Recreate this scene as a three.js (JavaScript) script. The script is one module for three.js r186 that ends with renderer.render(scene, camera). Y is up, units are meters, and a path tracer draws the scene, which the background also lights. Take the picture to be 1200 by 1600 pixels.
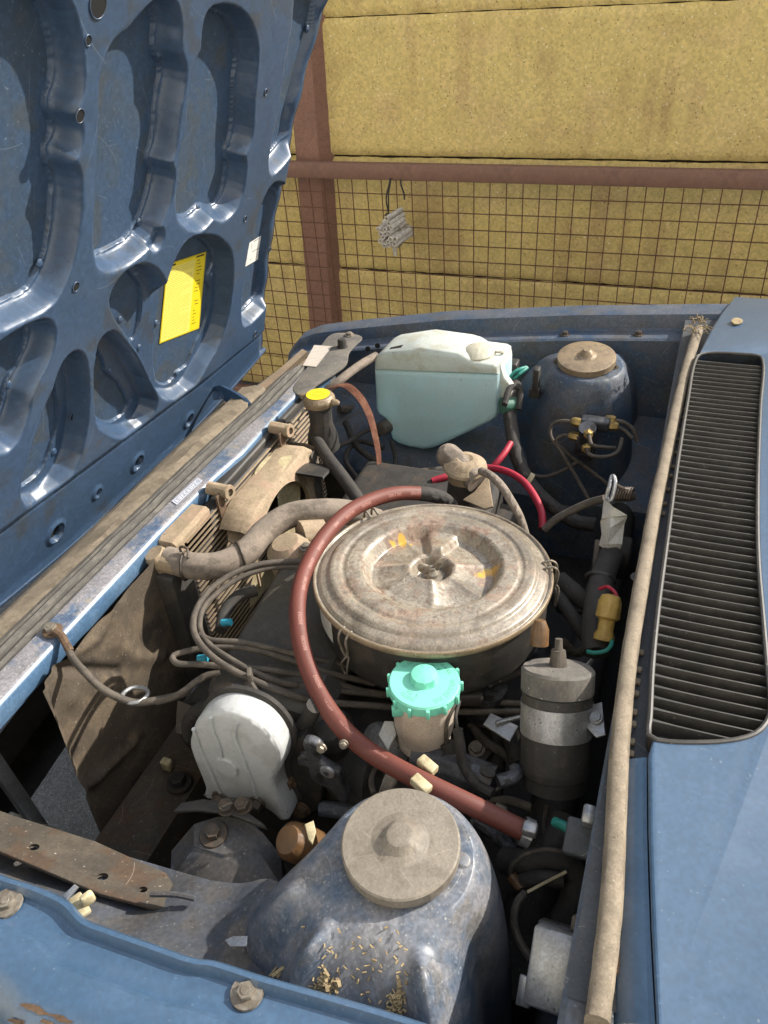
import * as THREE from 'three';
import { mergeGeometries, toCreasedNormals } from 'three/addons/utils/BufferGeometryUtils.js';
import { RoundedBoxGeometry } from 'three/addons/geometries/RoundedBoxGeometry.js';

// ---------- camera, sky, sun, exposure ----------
const scene = new THREE.Scene();
const DEG = Math.PI / 180;
const V = (x, y, z) => new THREE.Vector3(x, y, z);
const CAM = V(0.164, 1.448, 0.868), FOCAL = 1240;              // focal length in pixels of a 1200 x 1600 picture
const camera = new THREE.PerspectiveCamera(2 * Math.atan(800 / FOCAL) / DEG, 0.75, 0.05, 200);
const PITCH = 36.5 * DEG, YAW = 23.43 * DEG, ROLL = -4.83 * DEG;
const FW = V(-Math.sin(YAW) * Math.cos(PITCH), -Math.sin(PITCH), -Math.cos(YAW) * Math.cos(PITCH));
const RT0 = FW.clone().cross(V(0, 1, 0)).normalize(), UP0 = RT0.clone().cross(FW);
const RT = RT0.clone().multiplyScalar(Math.cos(ROLL)).addScaledVector(UP0, Math.sin(ROLL));
const UP = UP0.clone().multiplyScalar(Math.cos(ROLL)).addScaledVector(RT0, -Math.sin(ROLL));
camera.position.copy(CAM); camera.up.copy(UP); camera.lookAt(CAM.clone().add(FW));
scene.add(camera);

const SUN_AZ = -41 * DEG, SUN_EL = 38 * DEG;                      // azimuth from +x towards +z
const SUN = V(Math.cos(SUN_EL) * Math.cos(SUN_AZ), Math.sin(SUN_EL), Math.cos(SUN_EL) * Math.sin(SUN_AZ));
const sun = new THREE.DirectionalLight(new THREE.Color(1, 0.93, 0.83), 5.0);
sun.position.copy(SUN).multiplyScalar(8); sun.target.position.set(-0.1, 0.6, 0); scene.add(sun, sun.target);
sun.castShadow = true; sun.shadow.mapSize.set(4096, 4096); sun.shadow.radius = 1.3; sun.shadow.bias = -0.0004;
Object.assign(sun.shadow.camera, { left: -3, right: 3, top: 3, bottom: -3, near: 0.5, far: 20 });

{ // a hazy summer sky: pale towards the horizon, brighter round the sun
  const W = 512, H = 256, data = new Float32Array(W * H * 4);
  for (let j = 0; j < H; j++) for (let i = 0; i < W; i++) {
    const el = ((j + 0.5) / H - 0.5) * Math.PI, az = ((i + 0.5) / W - 0.5) * 2 * Math.PI;
    const d = V(Math.cos(el) * Math.cos(az), Math.sin(el), Math.cos(el) * Math.sin(az));
    const h = Math.max(0, d.y), t = Math.pow(1 - h, 2.2), g = Math.max(0, d.dot(SUN));
    const halo = 1.35 * Math.pow(g, 4) + 2.5 * Math.pow(g, 40);
    const low = d.y < 0 ? 0.35 : 1, o = (j * W + i) * 4, k = 0.88;
    data[o] = k * low * (0.21 + 0.33 * t + halo); data[o + 1] = k * low * (0.29 + 0.30 * t + halo * 0.97); data[o + 2] = k * low * (0.46 + 0.19 * t + halo * 0.9); data[o + 3] = 1;
  }
  const sky = new THREE.DataTexture(data, W, H, THREE.RGBAFormat, THREE.FloatType);
  sky.mapping = THREE.EquirectangularReflectionMapping; sky.magFilter = sky.minFilter = THREE.LinearFilter; sky.wrapS = THREE.RepeatWrapping; sky.needsUpdate = true;
  scene.background = sky; scene.environment = sky;
}
const renderer = new THREE.WebGLRenderer({ antialias: true });
renderer.setSize(768, 1024); renderer.toneMapping = THREE.LinearToneMapping; renderer.toneMappingExposure = 1.6;
renderer.shadowMap.enabled = true; renderer.shadowMap.type = THREE.PCFSoftShadowMap;

// ---------- points: a picture point taken on a plane of known height / station ----------
const ray = (px, py) => FW.clone().addScaledVector(RT, (px - 600) / FOCAL).addScaledVector(UP, (800 - py) / FOCAL);
const on = (axis) => (px, py, h) => { const d = ray(px, py); return CAM.clone().addScaledVector(d, (h - CAM[axis]) / d[axis]); };
const A = on('y'), AX = on('x'), AZ = on('z');

// ---------- random and noise ----------
let seed = 7;
const rnd = () => { seed |= 0; seed = seed + 0x6D2B79F5 | 0; let t = Math.imul(seed ^ seed >>> 15, 1 | seed); t = t + Math.imul(t ^ t >>> 7, 61 | t) ^ t; return ((t ^ t >>> 14) >>> 0) / 4294967296; };
const rr = (a, b) => a + (b - a) * rnd();
const hash = (x, y, s) => { let h = Math.imul(x, 374761393) + Math.imul(y, 668265263) + Math.imul(s, 2147483647 ^ 0x5bd1e995); h = Math.imul(h ^ h >>> 13, 1274126177); return ((h ^ h >>> 16) >>> 0) / 4294967296; };
const TAB = new Float32Array(65536); for (let i = 0; i < 65536; i++) TAB[i] = hash(i & 255, i >> 8, 5);
const th = (x, y, s) => TAB[((x + s * 37) & 255) | (((y + s * 91) & 255) << 8)];
const sm = (t) => t * t * (3 - 2 * t);
const sstep = (a, b, x) => sm(Math.min(1, Math.max(0, (x - a) / (b - a))));
const lerp = (a, b, t) => a + (b - a) * t;
function vn(x, y, per, s) {                                         // tileable value noise
  const xi = Math.floor(x), yi = Math.floor(y), fx = sm(x - xi), fy = sm(y - yi), m = (v) => ((v % per) + per) % per;
  const a = th(m(xi), m(yi), s), b = th(m(xi + 1), m(yi), s), c = th(m(xi), m(yi + 1), s), d = th(m(xi + 1), m(yi + 1), s);
  return lerp(lerp(a, b, fx), lerp(c, d, fx), fy);
}
const fbm = (u, v, per, oct, s) => { let r = 0, k = 0.5, n = 0; for (let o = 0; o < oct; o++) { r += k * vn(u * per, v * per, per, s + o * 17); n += k; k *= 0.55; per *= 2; } return r / n; };
const n2 = (x, y, s = 3) => fbm(x / 64, y / 64, 64, 3, s);         // plain 2D noise, period 64

// ---------- materials ----------
const hex = (h) => [(h >> 16) & 255, (h >> 8) & 255, h & 255];
const texCache = {};
// a: base colour, b: second tone, mix: how far the patches of b go, speck: bright grains, dark: dark grains, scratch: hairline scratches
function grime(o) {
  const N = o.size || ((o.tile ?? 0.25) > 0.2 ? 384 : 256), id = N * N, col = new Uint8Array(id * 4), rgh = new Uint8Array(id * 4), bmp = new Uint8Array(id * 4), s = o.seed || 1;
  const a = hex(o.a), b = hex(o.b ?? o.a), sp = hex(o.speckCol ?? 0xd8d2c4), dk = hex(o.darkCol ?? 0x1c1814), c3 = hex(o.c ?? o.a);
  const r0 = o.rough ?? 0.6, rv = o.roughVar ?? 0.15;
  for (let j = 0; j < N; j++) for (let i = 0; i < N; i++) {
    const u = i / N, v = j / N, p = (j * N + i) * 4;
    const big = fbm(u, v, 4, 6, s), mid = fbm(u, v, 16, 4, s + 50), fine = fbm(u, v, 96, 2, s + 90);
    let t = sstep(o.lo ?? 0.38, o.hi ?? 0.66, big * 0.6 + mid * 0.4) * (o.mix ?? 0.5);
    const t3 = o.c ? sstep(0.56, 0.72, fbm(u, v, 7, 5, s + 200)) * (o.cMix ?? 0.6) : 0;
    const g = 1 + (fine - 0.5) * (o.grain ?? 0.22);
    let R = lerp(lerp(a[0], b[0], t), c3[0], t3) * g, G = lerp(lerp(a[1], b[1], t), c3[1], t3) * g, B = lerp(lerp(a[2], b[2], t), c3[2], t3) * g;
    col[p] = Math.min(255, R); col[p + 1] = Math.min(255, G); col[p + 2] = Math.min(255, B); col[p + 3] = 255;
    const rv2 = Math.min(1, Math.max(0.05, r0 + rv * ((mid - 0.5) * 1.4 + (t - 0.25) * 0.8)));
    rgh[p] = rgh[p + 1] = rgh[p + 2] = rv2 * 255; rgh[p + 3] = 255;
    const bb = 128 + (fine - 0.5) * 90 + (mid - 0.5) * (o.bumpMid ?? 110); bmp[p] = bmp[p + 1] = bmp[p + 2] = bb; bmp[p + 3] = 255;
  }
  let q0 = s * 7919 + 11; const R = () => { q0 = q0 + 0x6D2B79F5 | 0; let t = Math.imul(q0 ^ q0 >>> 15, 1 | q0); t = t + Math.imul(t ^ t >>> 7, 61 | t) ^ t; return ((t ^ t >>> 14) >>> 0) / 4294967296; };
  const dot = (n, rad, c, al, up) => { for (let k = 0; k < n; k++) { const x = R() * N, y = R() * N, r = rad * (0.35 + 0.9 * R() * R()) , e = 0.6 + R() * 0.8, al2 = al * (0.4 + 0.6 * R());
    for (let dj = -Math.ceil(r + 1); dj <= r + 1; dj++) for (let di = -Math.ceil(r + 1); di <= r + 1; di++) { const d = Math.hypot(di / e, dj * e); const w = Math.max(0, Math.min(1, r - d + 0.5)) * al2; if (w <= 0) continue;
      const p = ((((y | 0) + dj + N) % N) * N + ((x | 0) + di + N) % N) * 4; for (let q = 0; q < 3; q++) { col[p + q] = lerp(col[p + q], c[q], w); bmp[p + q] = Math.max(0, Math.min(255, bmp[p + q] + up * w)); } } } };
  if (o.speck) dot(o.speck, o.speckR ?? 1.3, sp, o.speckA ?? 0.7, 60);
  if (o.dark) dot(o.dark, o.darkR ?? 1.6, dk, o.darkA ?? 0.7, -80);
  for (let k = 0; k < (o.scratch ?? 0); k++) { let x = R() * N, y = R() * N, an = R() * 6.28; const len = 20 + R() * 90, al = 0.15 + 0.3 * R(), cu = (R() - 0.5) * 0.03; for (let q = 0; q < len; q++) { x += Math.cos(an); y += Math.sin(an); an += cu; const p = ((((y | 0) % N + N) % N) * N + (((x | 0) % N) + N) % N) * 4; for (let c = 0; c < 3; c++) col[p + c] = lerp(col[p + c], sp[c], al); } }
  const mk = (d, srgb) => { const t = new THREE.DataTexture(d, N, N, THREE.RGBAFormat); t.wrapS = t.wrapT = THREE.RepeatWrapping; t.magFilter = THREE.LinearFilter; t.minFilter = THREE.LinearMipmapLinearFilter; t.generateMipmaps = true; t.repeat.set(1 / (o.tile ?? 0.25), 1 / (o.tile ?? 0.25)); if (srgb) t.colorSpace = THREE.SRGBColorSpace; t.needsUpdate = true; return t; };
  const m = new THREE.MeshPhysicalMaterial({ map: mk(col, true), roughness: o.rm ? 1 : r0, metalness: o.metal ?? 0, side: THREE.DoubleSide });
  if (o.rm) m.roughnessMap = mk(rgh); if (o.bump) { m.bumpMap = mk(bmp); m.bumpScale = o.bump; }
  if (o.coat) { m.clearcoat = o.coat; m.clearcoatRoughness = o.coatR ?? 0.25; }
  if (o.spec !== undefined) m.specularIntensity = o.spec;
  return m;
}
const plain = (c, rough = 0.6, metal = 0, extra = {}) => new THREE.MeshPhysicalMaterial({ color: new THREE.Color(c), roughness: rough, metalness: metal, side: THREE.DoubleSide, ...extra });
function canvasTex(w, h, draw, srgb = true) { const c = document.createElement('canvas'); c.width = w; c.height = h; const g = c.getContext('2d'); draw(g, w, h); const t = new THREE.CanvasTexture(c); if (srgb) t.colorSpace = THREE.SRGBColorSpace; t.anisotropy = 4; return t; }
const printMat = (t, rough = 0.6, extra = {}) => new THREE.MeshPhysicalMaterial({ map: t, roughness: rough, side: THREE.DoubleSide, ...extra });

const BLUE = 0x33475f;                                            // one body paint everywhere; dust and oily grime lie on it in patches
const M = {
  bonnet: grime({ rm: true, seed: 3, a: BLUE, b: 0x2f4663, mix: 0.6, c: 0x3a3a3c, cMix: 0.5, speck: 700, speckR: 1.1, speckA: 0.45, speckCol: 0xa9adb2, scratch: 14, rough: 0.42, roughVar: 0.12, coat: 0.4, coatR: 0.28, tile: 0.42, size: 640 }),
  bonnetSkin: grime({ rm: true, seed: 5, a: BLUE, b: 0x33404d, mix: 0.8, c: 0x42423f, cMix: 0.5, speck: 1700, speckR: 1.4, speckA: 0.5, speckCol: 0xa0a09e, scratch: 40, rough: 0.62, tile: 0.42, size: 640, bump: 0.0003 }),
  paint: grime({ rm: true, seed: 8, a: 0x375069, b: 0x3b546e, mix: 0.7, speck: 240, speckR: 1.0, speckA: 0.4, grain: 0.16, rough: 0.45, roughVar: 0.1, coat: 1, coatR: 0.32, tile: 0.3 }),
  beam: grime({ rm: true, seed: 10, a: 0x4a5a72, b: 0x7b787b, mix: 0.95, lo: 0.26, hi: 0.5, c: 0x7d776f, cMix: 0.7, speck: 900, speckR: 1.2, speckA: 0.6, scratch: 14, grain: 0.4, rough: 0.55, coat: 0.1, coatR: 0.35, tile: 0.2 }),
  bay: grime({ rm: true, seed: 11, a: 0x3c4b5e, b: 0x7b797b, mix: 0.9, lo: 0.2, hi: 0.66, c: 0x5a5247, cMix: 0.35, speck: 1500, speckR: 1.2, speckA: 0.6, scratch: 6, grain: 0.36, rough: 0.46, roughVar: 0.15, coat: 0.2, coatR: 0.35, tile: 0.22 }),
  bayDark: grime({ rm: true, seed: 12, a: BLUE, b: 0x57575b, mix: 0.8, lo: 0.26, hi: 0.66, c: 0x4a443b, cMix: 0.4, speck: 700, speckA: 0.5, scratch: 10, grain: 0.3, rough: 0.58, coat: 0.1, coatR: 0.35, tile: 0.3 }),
  rustyPlate: grime({ seed: 13, a: 0x3d372f, b: 0x4e463b, mix: 0.8, c: 0x4b3626, cMix: 0.6, speck: 300, dark: 120, scratch: 10, rough: 0.8, tile: 0.22, bump: 0.0004 }),
  dustPanel: grime({ seed: 14, a: 0x473e33, b: 0x5d5141, mix: 0.8, c: 0x332c25, cMix: 0.7, speck: 320, dark: 200, rough: 0.85, tile: 0.25, bump: 0.0005 }),
  dustRubber: grime({ seed: 15, a: 0x867a69, b: 0x6f6556, mix: 0.8, c: 0x594f44, cMix: 0.4, speck: 300, speckA: 0.4, dark: 120, darkA: 0.4, rough: 0.9, tile: 0.12 }),
  dustHose: grime({ seed: 16, a: 0x82766a, b: 0x6d645a, mix: 0.7, c: 0x564e46, cMix: 0.5, speck: 180, speckA: 0.35, rough: 0.9, tile: 0.1, bump: 0.0003 }),
  dustPlastic: grime({ seed: 17, a: 0x9a8871, b: 0x857660, mix: 0.8, c: 0x9a7d6b, cMix: 0.5, speck: 200, speckA: 0.35, dark: 60, rough: 0.85, tile: 0.15 }),
  capPlastic: grime({ rm: true, seed: 18, a: 0x7c7468, b: 0x6f675c, mix: 0.8, c: 0x5f574c, cMix: 0.45, speck: 1800, speckR: 0.9, speckA: 0.35, speckCol: 0xa9a092, dark: 900, darkR: 1.0, darkA: 0.35, scratch: 16, grain: 0.2, rough: 0.5, roughVar: 0.16, tile: 0.16, bump: 0.0002 }),
  capMetal: grime({ rm: true, seed: 19, a: 0x8b7a62, b: 0x6f6150, mix: 0.8, speck: 240, dark: 300, darkA: 0.6, rough: 0.5, metal: 0.25, tile: 0.12, bump: 0.0002 }),
  black: grime({ seed: 20, a: 0x2d2b29, b: 0x3a3734, mix: 0.8, c: 0x4a4238, cMix: 0.5, speck: 220, speckA: 0.35, rough: 0.55, tile: 0.15 }),
  blackRubber: grime({ seed: 21, a: 0x2b2927, b: 0x3d3833, mix: 0.7, speck: 120, speckA: 0.3, rough: 0.82, tile: 0.1 }),
  greyCable: grime({ seed: 22, a: 0x453f38, b: 0x5a5249, mix: 0.9, speck: 140, speckA: 0.35, rough: 0.8, tile: 0.08 }),
  castIron: grime({ seed: 23, a: 0x24211e, b: 0x34302b, mix: 0.8, c: 0x44372b, cMix: 0.5, speck: 160, speckA: 0.35, rough: 0.75, tile: 0.18, bump: 0.0006 }),
  alloy: grime({ seed: 24, a: 0x55565a, b: 0x3f4043, mix: 0.9, lo: 0.32, c: 0x2b2927, cMix: 0.8, speck: 420, speckA: 0.7, rough: 0.5, metal: 0.55, tile: 0.1, bump: 0.0005 }),
  silver: grime({ seed: 25, a: 0xa2a3a4, b: 0x8a8986, mix: 0.6, dark: 60, scratch: 14, rough: 0.42, metal: 0.7, tile: 0.12 }),
  timing: grime({ rm: true, seed: 26, a: 0xbabcbc, b: 0xadafae, mix: 0.6, dark: 40, darkR: 1.8, speck: 40, c: 0x8f8d88, cMix: 0.35, grain: 0.08, rough: 0.5, roughVar: 0.1, coat: 0.15, coatR: 0.4, tile: 0.25 }),
  rust: grime({ seed: 27, a: 0x54402f, b: 0x655240, mix: 0.8, c: 0x362a20, cMix: 0.6, rough: 0.85, tile: 0.05, bump: 0.0003 }),
  bolt: grime({ seed: 28, a: 0x8b8478, b: 0x6c6255, mix: 0.8, dark: 60, rough: 0.5, metal: 0.45, tile: 0.05 }),
  darkBolt: grime({ seed: 29, a: 0x46413b, b: 0x5b4c3e, mix: 0.8, rough: 0.6, metal: 0.4, tile: 0.05 }),
  asphalt: grime({ seed: 30, a: 0x4f5255, b: 0x434649, mix: 0.6, speck: 5200, speckR: 1.9, speckA: 0.7, speckCol: 0x9da1a4, dark: 4600, darkR: 2.0, grain: 0.35, rough: 0.9, tile: 0.4, bump: 0.003, size: 640 }),
  grille: grime({ seed: 31, a: 0x353330, b: 0x45423e, mix: 0.8, speck: 260, speckA: 0.4, rough: 0.52, tile: 0.15 }),
  channel: grime({ seed: 32, a: 0x3b3e42, b: 0x494b4d, mix: 0.7, c: 0x4d3f33, cMix: 0.35, speck: 120, scratch: 16, rough: 0.65, tile: 0.22 }),
  deepBlue: grime({ seed: 33, a: BLUE, b: 0x2f4a6d, mix: 0.7, speck: 120, scratch: 8, rough: 0.4, coat: 0.5, coatR: 0.2, tile: 0.25 }),
  fencePaint: grime({ seed: 34, a: 0x80604f, b: 0x75574a, mix: 0.7, c: 0x644b42, cMix: 0.35, speck: 80, speckA: 0.35, grain: 0.12, rough: 0.75, tile: 0.3 }),
  wire: grime({ seed: 35, a: 0x6d4a36, b: 0x553a2c, mix: 0.8, rough: 0.8, tile: 0.1 }),
  postPaint: grime({ seed: 36, a: 0x8a6757, b: 0x7d5d50, mix: 0.7, speck: 160, speckA: 0.5, dark: 420, darkA: 0.6, rough: 0.9, tile: 0.25, bump: 0.001 }),
  brownPlastic: grime({ seed: 37, a: 0x65492c, b: 0x523b25, mix: 0.7, speck: 40, speckA: 0.3, rough: 0.5, tile: 0.06 }),
  cream: grime({ seed: 38, a: 0xb9ad8b, b: 0xa09474, mix: 0.8, c: 0x7d7158, cMix: 0.3, dark: 80, rough: 0.6, tile: 0.05 }),
  reed: grime({ seed: 39, a: 0xcdc6bb, b: 0xa39b90, mix: 0.8, dark: 60, rough: 0.9, tile: 0.05 }),
  whitePlastic: grime({ seed: 40, a: 0xc9c7bf, b: 0xb3b0a6, mix: 0.6, dark: 60, darkA: 0.4, rough: 0.5, tile: 0.08 }),
  redWire: grime({ seed: 41, a: 0xa32036, b: 0x8a1c30, mix: 0.7, rough: 0.55, tile: 0.06 }),
  teal: plain(0x2a7f73, 0.55), hole: plain(0x060606, 0.95), darkGap: plain(0x0c0b0a, 0.9),  // hole: near-black standing in for the shade inside openings
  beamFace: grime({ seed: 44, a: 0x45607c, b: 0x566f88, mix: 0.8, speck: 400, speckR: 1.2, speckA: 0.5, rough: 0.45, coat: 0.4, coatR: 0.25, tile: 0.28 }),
  dustGrey: grime({ seed: 45, a: 0x6a645c, b: 0x585550, mix: 0.8, c: 0x4b4a4a, cMix: 0.5, speck: 300, dark: 120, rough: 0.8, tile: 0.22 }),
  stripRubber: grime({ seed: 46, a: 0x504d48, b: 0x403e3b, mix: 0.8, c: 0x6b665d, cMix: 0.5, speck: 200, speckA: 0.35, rough: 0.8, tile: 0.12 }),
  rocker: grime({ seed: 47, a: 0x403d39, b: 0x4b4741, mix: 0.8, c: 0x5a4c40, cMix: 0.4, speck: 260, speckA: 0.4, rough: 0.5, tile: 0.2, bump: 0.0003 }),
  shelf: grime({ rm: true, seed: 48, a: 0x474442, b: 0x3b4049, mix: 0.9, c: 0x5a5147, cMix: 0.7, speck: 600, speckR: 1.2, speckA: 0.5, dark: 160, grain: 0.34, rough: 0.62, roughVar: 0.15, tile: 0.3 }),
  brass: grime({ seed: 42, a: 0xa08a55, b: 0x7d6a44, mix: 0.8, rough: 0.45, metal: 0.7, tile: 0.05 }),
  straw: grime({ seed: 43, a: 0x9d8b68, b: 0x75644a, mix: 0.9, rough: 0.9, tile: 0.03 }),
};
// ---------- geometry helpers ----------
const tf = (g, m) => { g.applyMatrix4(m); return g; };
const mv = (g, p) => { g.translate(p.x, p.y, p.z); return g; };
const box = (w, h, d, r = 0.002, p) => { const g = new RoundedBoxGeometry(w, h, d, 2, Math.min(r, w / 2.1, h / 2.1, d / 2.1)); return p ? mv(g, p) : g; };
const cylAt = (a, b, r1, r2 = r1, seg = 28, open = false) => { const d = b.clone().sub(a), g = new THREE.CylinderGeometry(r2, r1, d.length(), seg, 1, open); g.translate(0, d.length() / 2, 0); g.applyQuaternion(new THREE.Quaternion().setFromUnitVectors(V(0, 1, 0), d.normalize())); return mv(g, a); };
const latheAt = (prof, p, axis = V(0, 1, 0), seg = 48) => { const g = new THREE.LatheGeometry(prof.map(([r, y]) => new THREE.Vector2(Math.max(r, 1e-5), y)), seg); g.applyQuaternion(new THREE.Quaternion().setFromUnitVectors(V(0, 1, 0), axis.clone().normalize())); return mv(g, p); };
const sph = (p, r, sx = 1, sy = 1, sz = 1, w = 16, h = 12) => { const g = new THREE.SphereGeometry(r, w, h); g.scale(sx, sy, sz); return mv(g, p); };
const curve = (pts, closed = false) => new THREE.CatmullRomCurve3(pts, closed, 'centripetal');
function tube(pts, r, seg = 0, rad = 12, closed = false) {
  const c = curve(pts, closed), n = seg || Math.max(12, pts.length * 9), g = new THREE.TubeGeometry(c, n, r, rad, closed);
  if (closed) return g;
  const parts = [g.toNonIndexed()];
  for (const e of [0, 1]) { const q = c.getPoint(e), d = c.getTangent(e).multiplyScalar(e ? 1 : -1), k = new THREE.CircleGeometry(r, rad); k.applyQuaternion(new THREE.Quaternion().setFromUnitVectors(V(0, 0, 1), d)); parts.push(mv(k, q).toNonIndexed()); }
  return mergeGeometries(parts);
}
function loft(secs, closed = false, capped = false) {              // skin through rows of points
  const n = secs[0].length, pos = [], idx = [], w = closed ? n : n - 1;
  for (const s of secs) for (const p of s) pos.push(p.x, p.y, p.z);
  for (let i = 0; i < secs.length - 1; i++) for (let j = 0; j < w; j++) { const a = i * n + j, b = i * n + (j + 1) % n, c = a + n, d = b + n; idx.push(a, c, b, b, c, d); }
  if (capped) for (const i of [0, secs.length - 1]) { const o = pos.length / 3, s = secs[i], m = s.reduce((q, p) => q.add(p), V(0, 0, 0)).multiplyScalar(1 / n); for (const p of s) pos.push(p.x, p.y, p.z); pos.push(m.x, m.y, m.z); for (let j = 0; j < n; j++) idx.push(o + j, o + (j + 1) % n, o + n); }
  const g = new THREE.BufferGeometry(); g.setAttribute('position', new THREE.Float32BufferAttribute(pos, 3)); g.setIndex(idx); g.computeVertexNormals(); return g;
}
function slab(outline, dir, thick, bevel = 0, holes = []) {         // a plate: outline points in 3D (nearly flat) pushed along dir
  const o = outline[0], n = dir.clone().normalize(), e = Math.abs(n.y) > 0.9 ? V(1, 0, 0) : V(0, 1, 0), x = e.clone().addScaledVector(n, -e.dot(n)).normalize(), y = n.clone().cross(x);
  const to = (p) => { const d = p.clone().sub(o); return new THREE.Vector2(d.dot(x), d.dot(y)); };
  const s = new THREE.Shape(outline.map(to)); for (const h of holes) s.holes.push(new THREE.Path(h.map(to)));
  const g = new THREE.ExtrudeGeometry(s, { depth: Math.max(1e-4, thick - 2 * bevel), bevelEnabled: bevel > 0, bevelSize: bevel, bevelThickness: bevel, bevelOffset: -bevel, bevelSegments: 3, curveSegments: 10 });
  g.translate(0, 0, bevel); g.applyMatrix4(new THREE.Matrix4().makeBasis(x, y, n)); return mv(g, o);
}
const smoothLoop = (pts, n = 60) => curve(pts, true).getPoints(n).slice(0, n);
const ring = (c, r, n = 24, ax = V(1, 0, 0), ay = V(0, 0, 1)) => Array.from({ length: n }, (_, i) => c.clone().addScaledVector(ax, r * Math.cos(i / n * 2 * Math.PI)).addScaledVector(ay, r * Math.sin(i / n * 2 * Math.PI)));
function clean(g) { const q = g.index ? g.toNonIndexed() : g; for (const k of Object.keys(q.attributes)) if (!['position', 'normal', 'uv', 'color'].includes(k)) q.deleteAttribute(k); if (!q.attributes.normal) q.computeVertexNormals(); if (!q.attributes.uv) q.setAttribute('uv', new THREE.Float32BufferAttribute(new Float32Array(q.attributes.position.count * 2), 2)); q.morphAttributes = {}; return q; }
const join = (...gs) => mergeGeometries(gs.flat().map(clean));
function boxUV(g, off = 0) {
  const p = g.attributes.position, uv = new Float32Array(p.count * 2), a = V(), b = V(), c = V(), n = V();
  for (let i = 0; i < p.count; i += 3) {
    a.fromBufferAttribute(p, i); b.fromBufferAttribute(p, i + 1); c.fromBufferAttribute(p, i + 2); n.copy(b).sub(a).cross(c.clone().sub(a));
    const ax = Math.abs(n.x), ay = Math.abs(n.y), az = Math.abs(n.z);
    [a, b, c].forEach((q, k) => { uv[(i + k) * 2] = (ay >= ax && ay >= az ? q.x : ax >= az ? q.z : q.x) + off; uv[(i + k) * 2 + 1] = (ay >= ax && ay >= az ? q.z : q.y) + off * 1.7; });
  }
  g.setAttribute('uv', new THREE.BufferAttribute(uv, 2)); return g;
}
// ---------- objects ----------
const used = {};
const numbered = (n) => { const k = used[n] = (used[n] ?? -1) + 1; return k ? n + '_' + String(k).padStart(3, '0') : n; };
function thing(name, label, category, base = V(0, 0, 0), group) {
  const o = new THREE.Group(); o.name = numbered(name); o.position.copy(base); scene.add(o); o.userData = { label, category }; if (group) o.userData.group = group; return o;
}
let uvOff = 0;
function part(name, geo, mat, parent, o = {}) {                     // geometry is given in world coordinates
  let root = parent; while (root.parent && root.parent !== scene) root = root.parent;
  let g = clean(Array.isArray(geo) ? join(...geo) : geo.clone());
  if (o.crease !== 0) g = toCreasedNormals(g, (o.crease ?? 38) * DEG);
  uvOff += 0.137; if (!o.uv) boxUV(g, uvOff % 1);
  if (root !== scene) g.translate(-root.position.x, -root.position.y, -root.position.z);
  const m = new THREE.Mesh(g, mat); m.name = name; parent.add(m); if (o.label) m.userData.label = o.label; return m;
}
function single(name, geo, mat, label, category, o = {}) {          // a thing that is one mesh
  const m = part(name, geo, mat, scene, o); m.name = numbered(name); m.userData = { label, category }; if (o.group) m.userData.group = o.group; if (o.kind) m.userData.kind = o.kind; return m;
}
function struct(name, geo, mat, o = {}) { const m = part(name, geo, mat, scene, o); m.name = numbered(name); m.userData.kind = 'structure'; return m; }
const hexBolt = (p, n = V(0, 1, 0), r = 0.006, h = 0.005, washer = 1.6) => { const a = n.clone().normalize(); const hx = new THREE.CylinderGeometry(r * 0.94, r, h, 6); hx.translate(0, h / 2 + 0.0015, 0); const w = new THREE.CylinderGeometry(r * washer * 0.95, r * washer, 0.0022, 24); w.translate(0, 0.0009, 0); const d = new THREE.CylinderGeometry(r * 0.5, r * 0.55, 0.0008, 16); d.translate(0, h + 0.0018, 0); const g = join(hx, w, d); g.applyQuaternion(new THREE.Quaternion().setFromUnitVectors(V(0, 1, 0), a)); return mv(g, p); };

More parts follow.
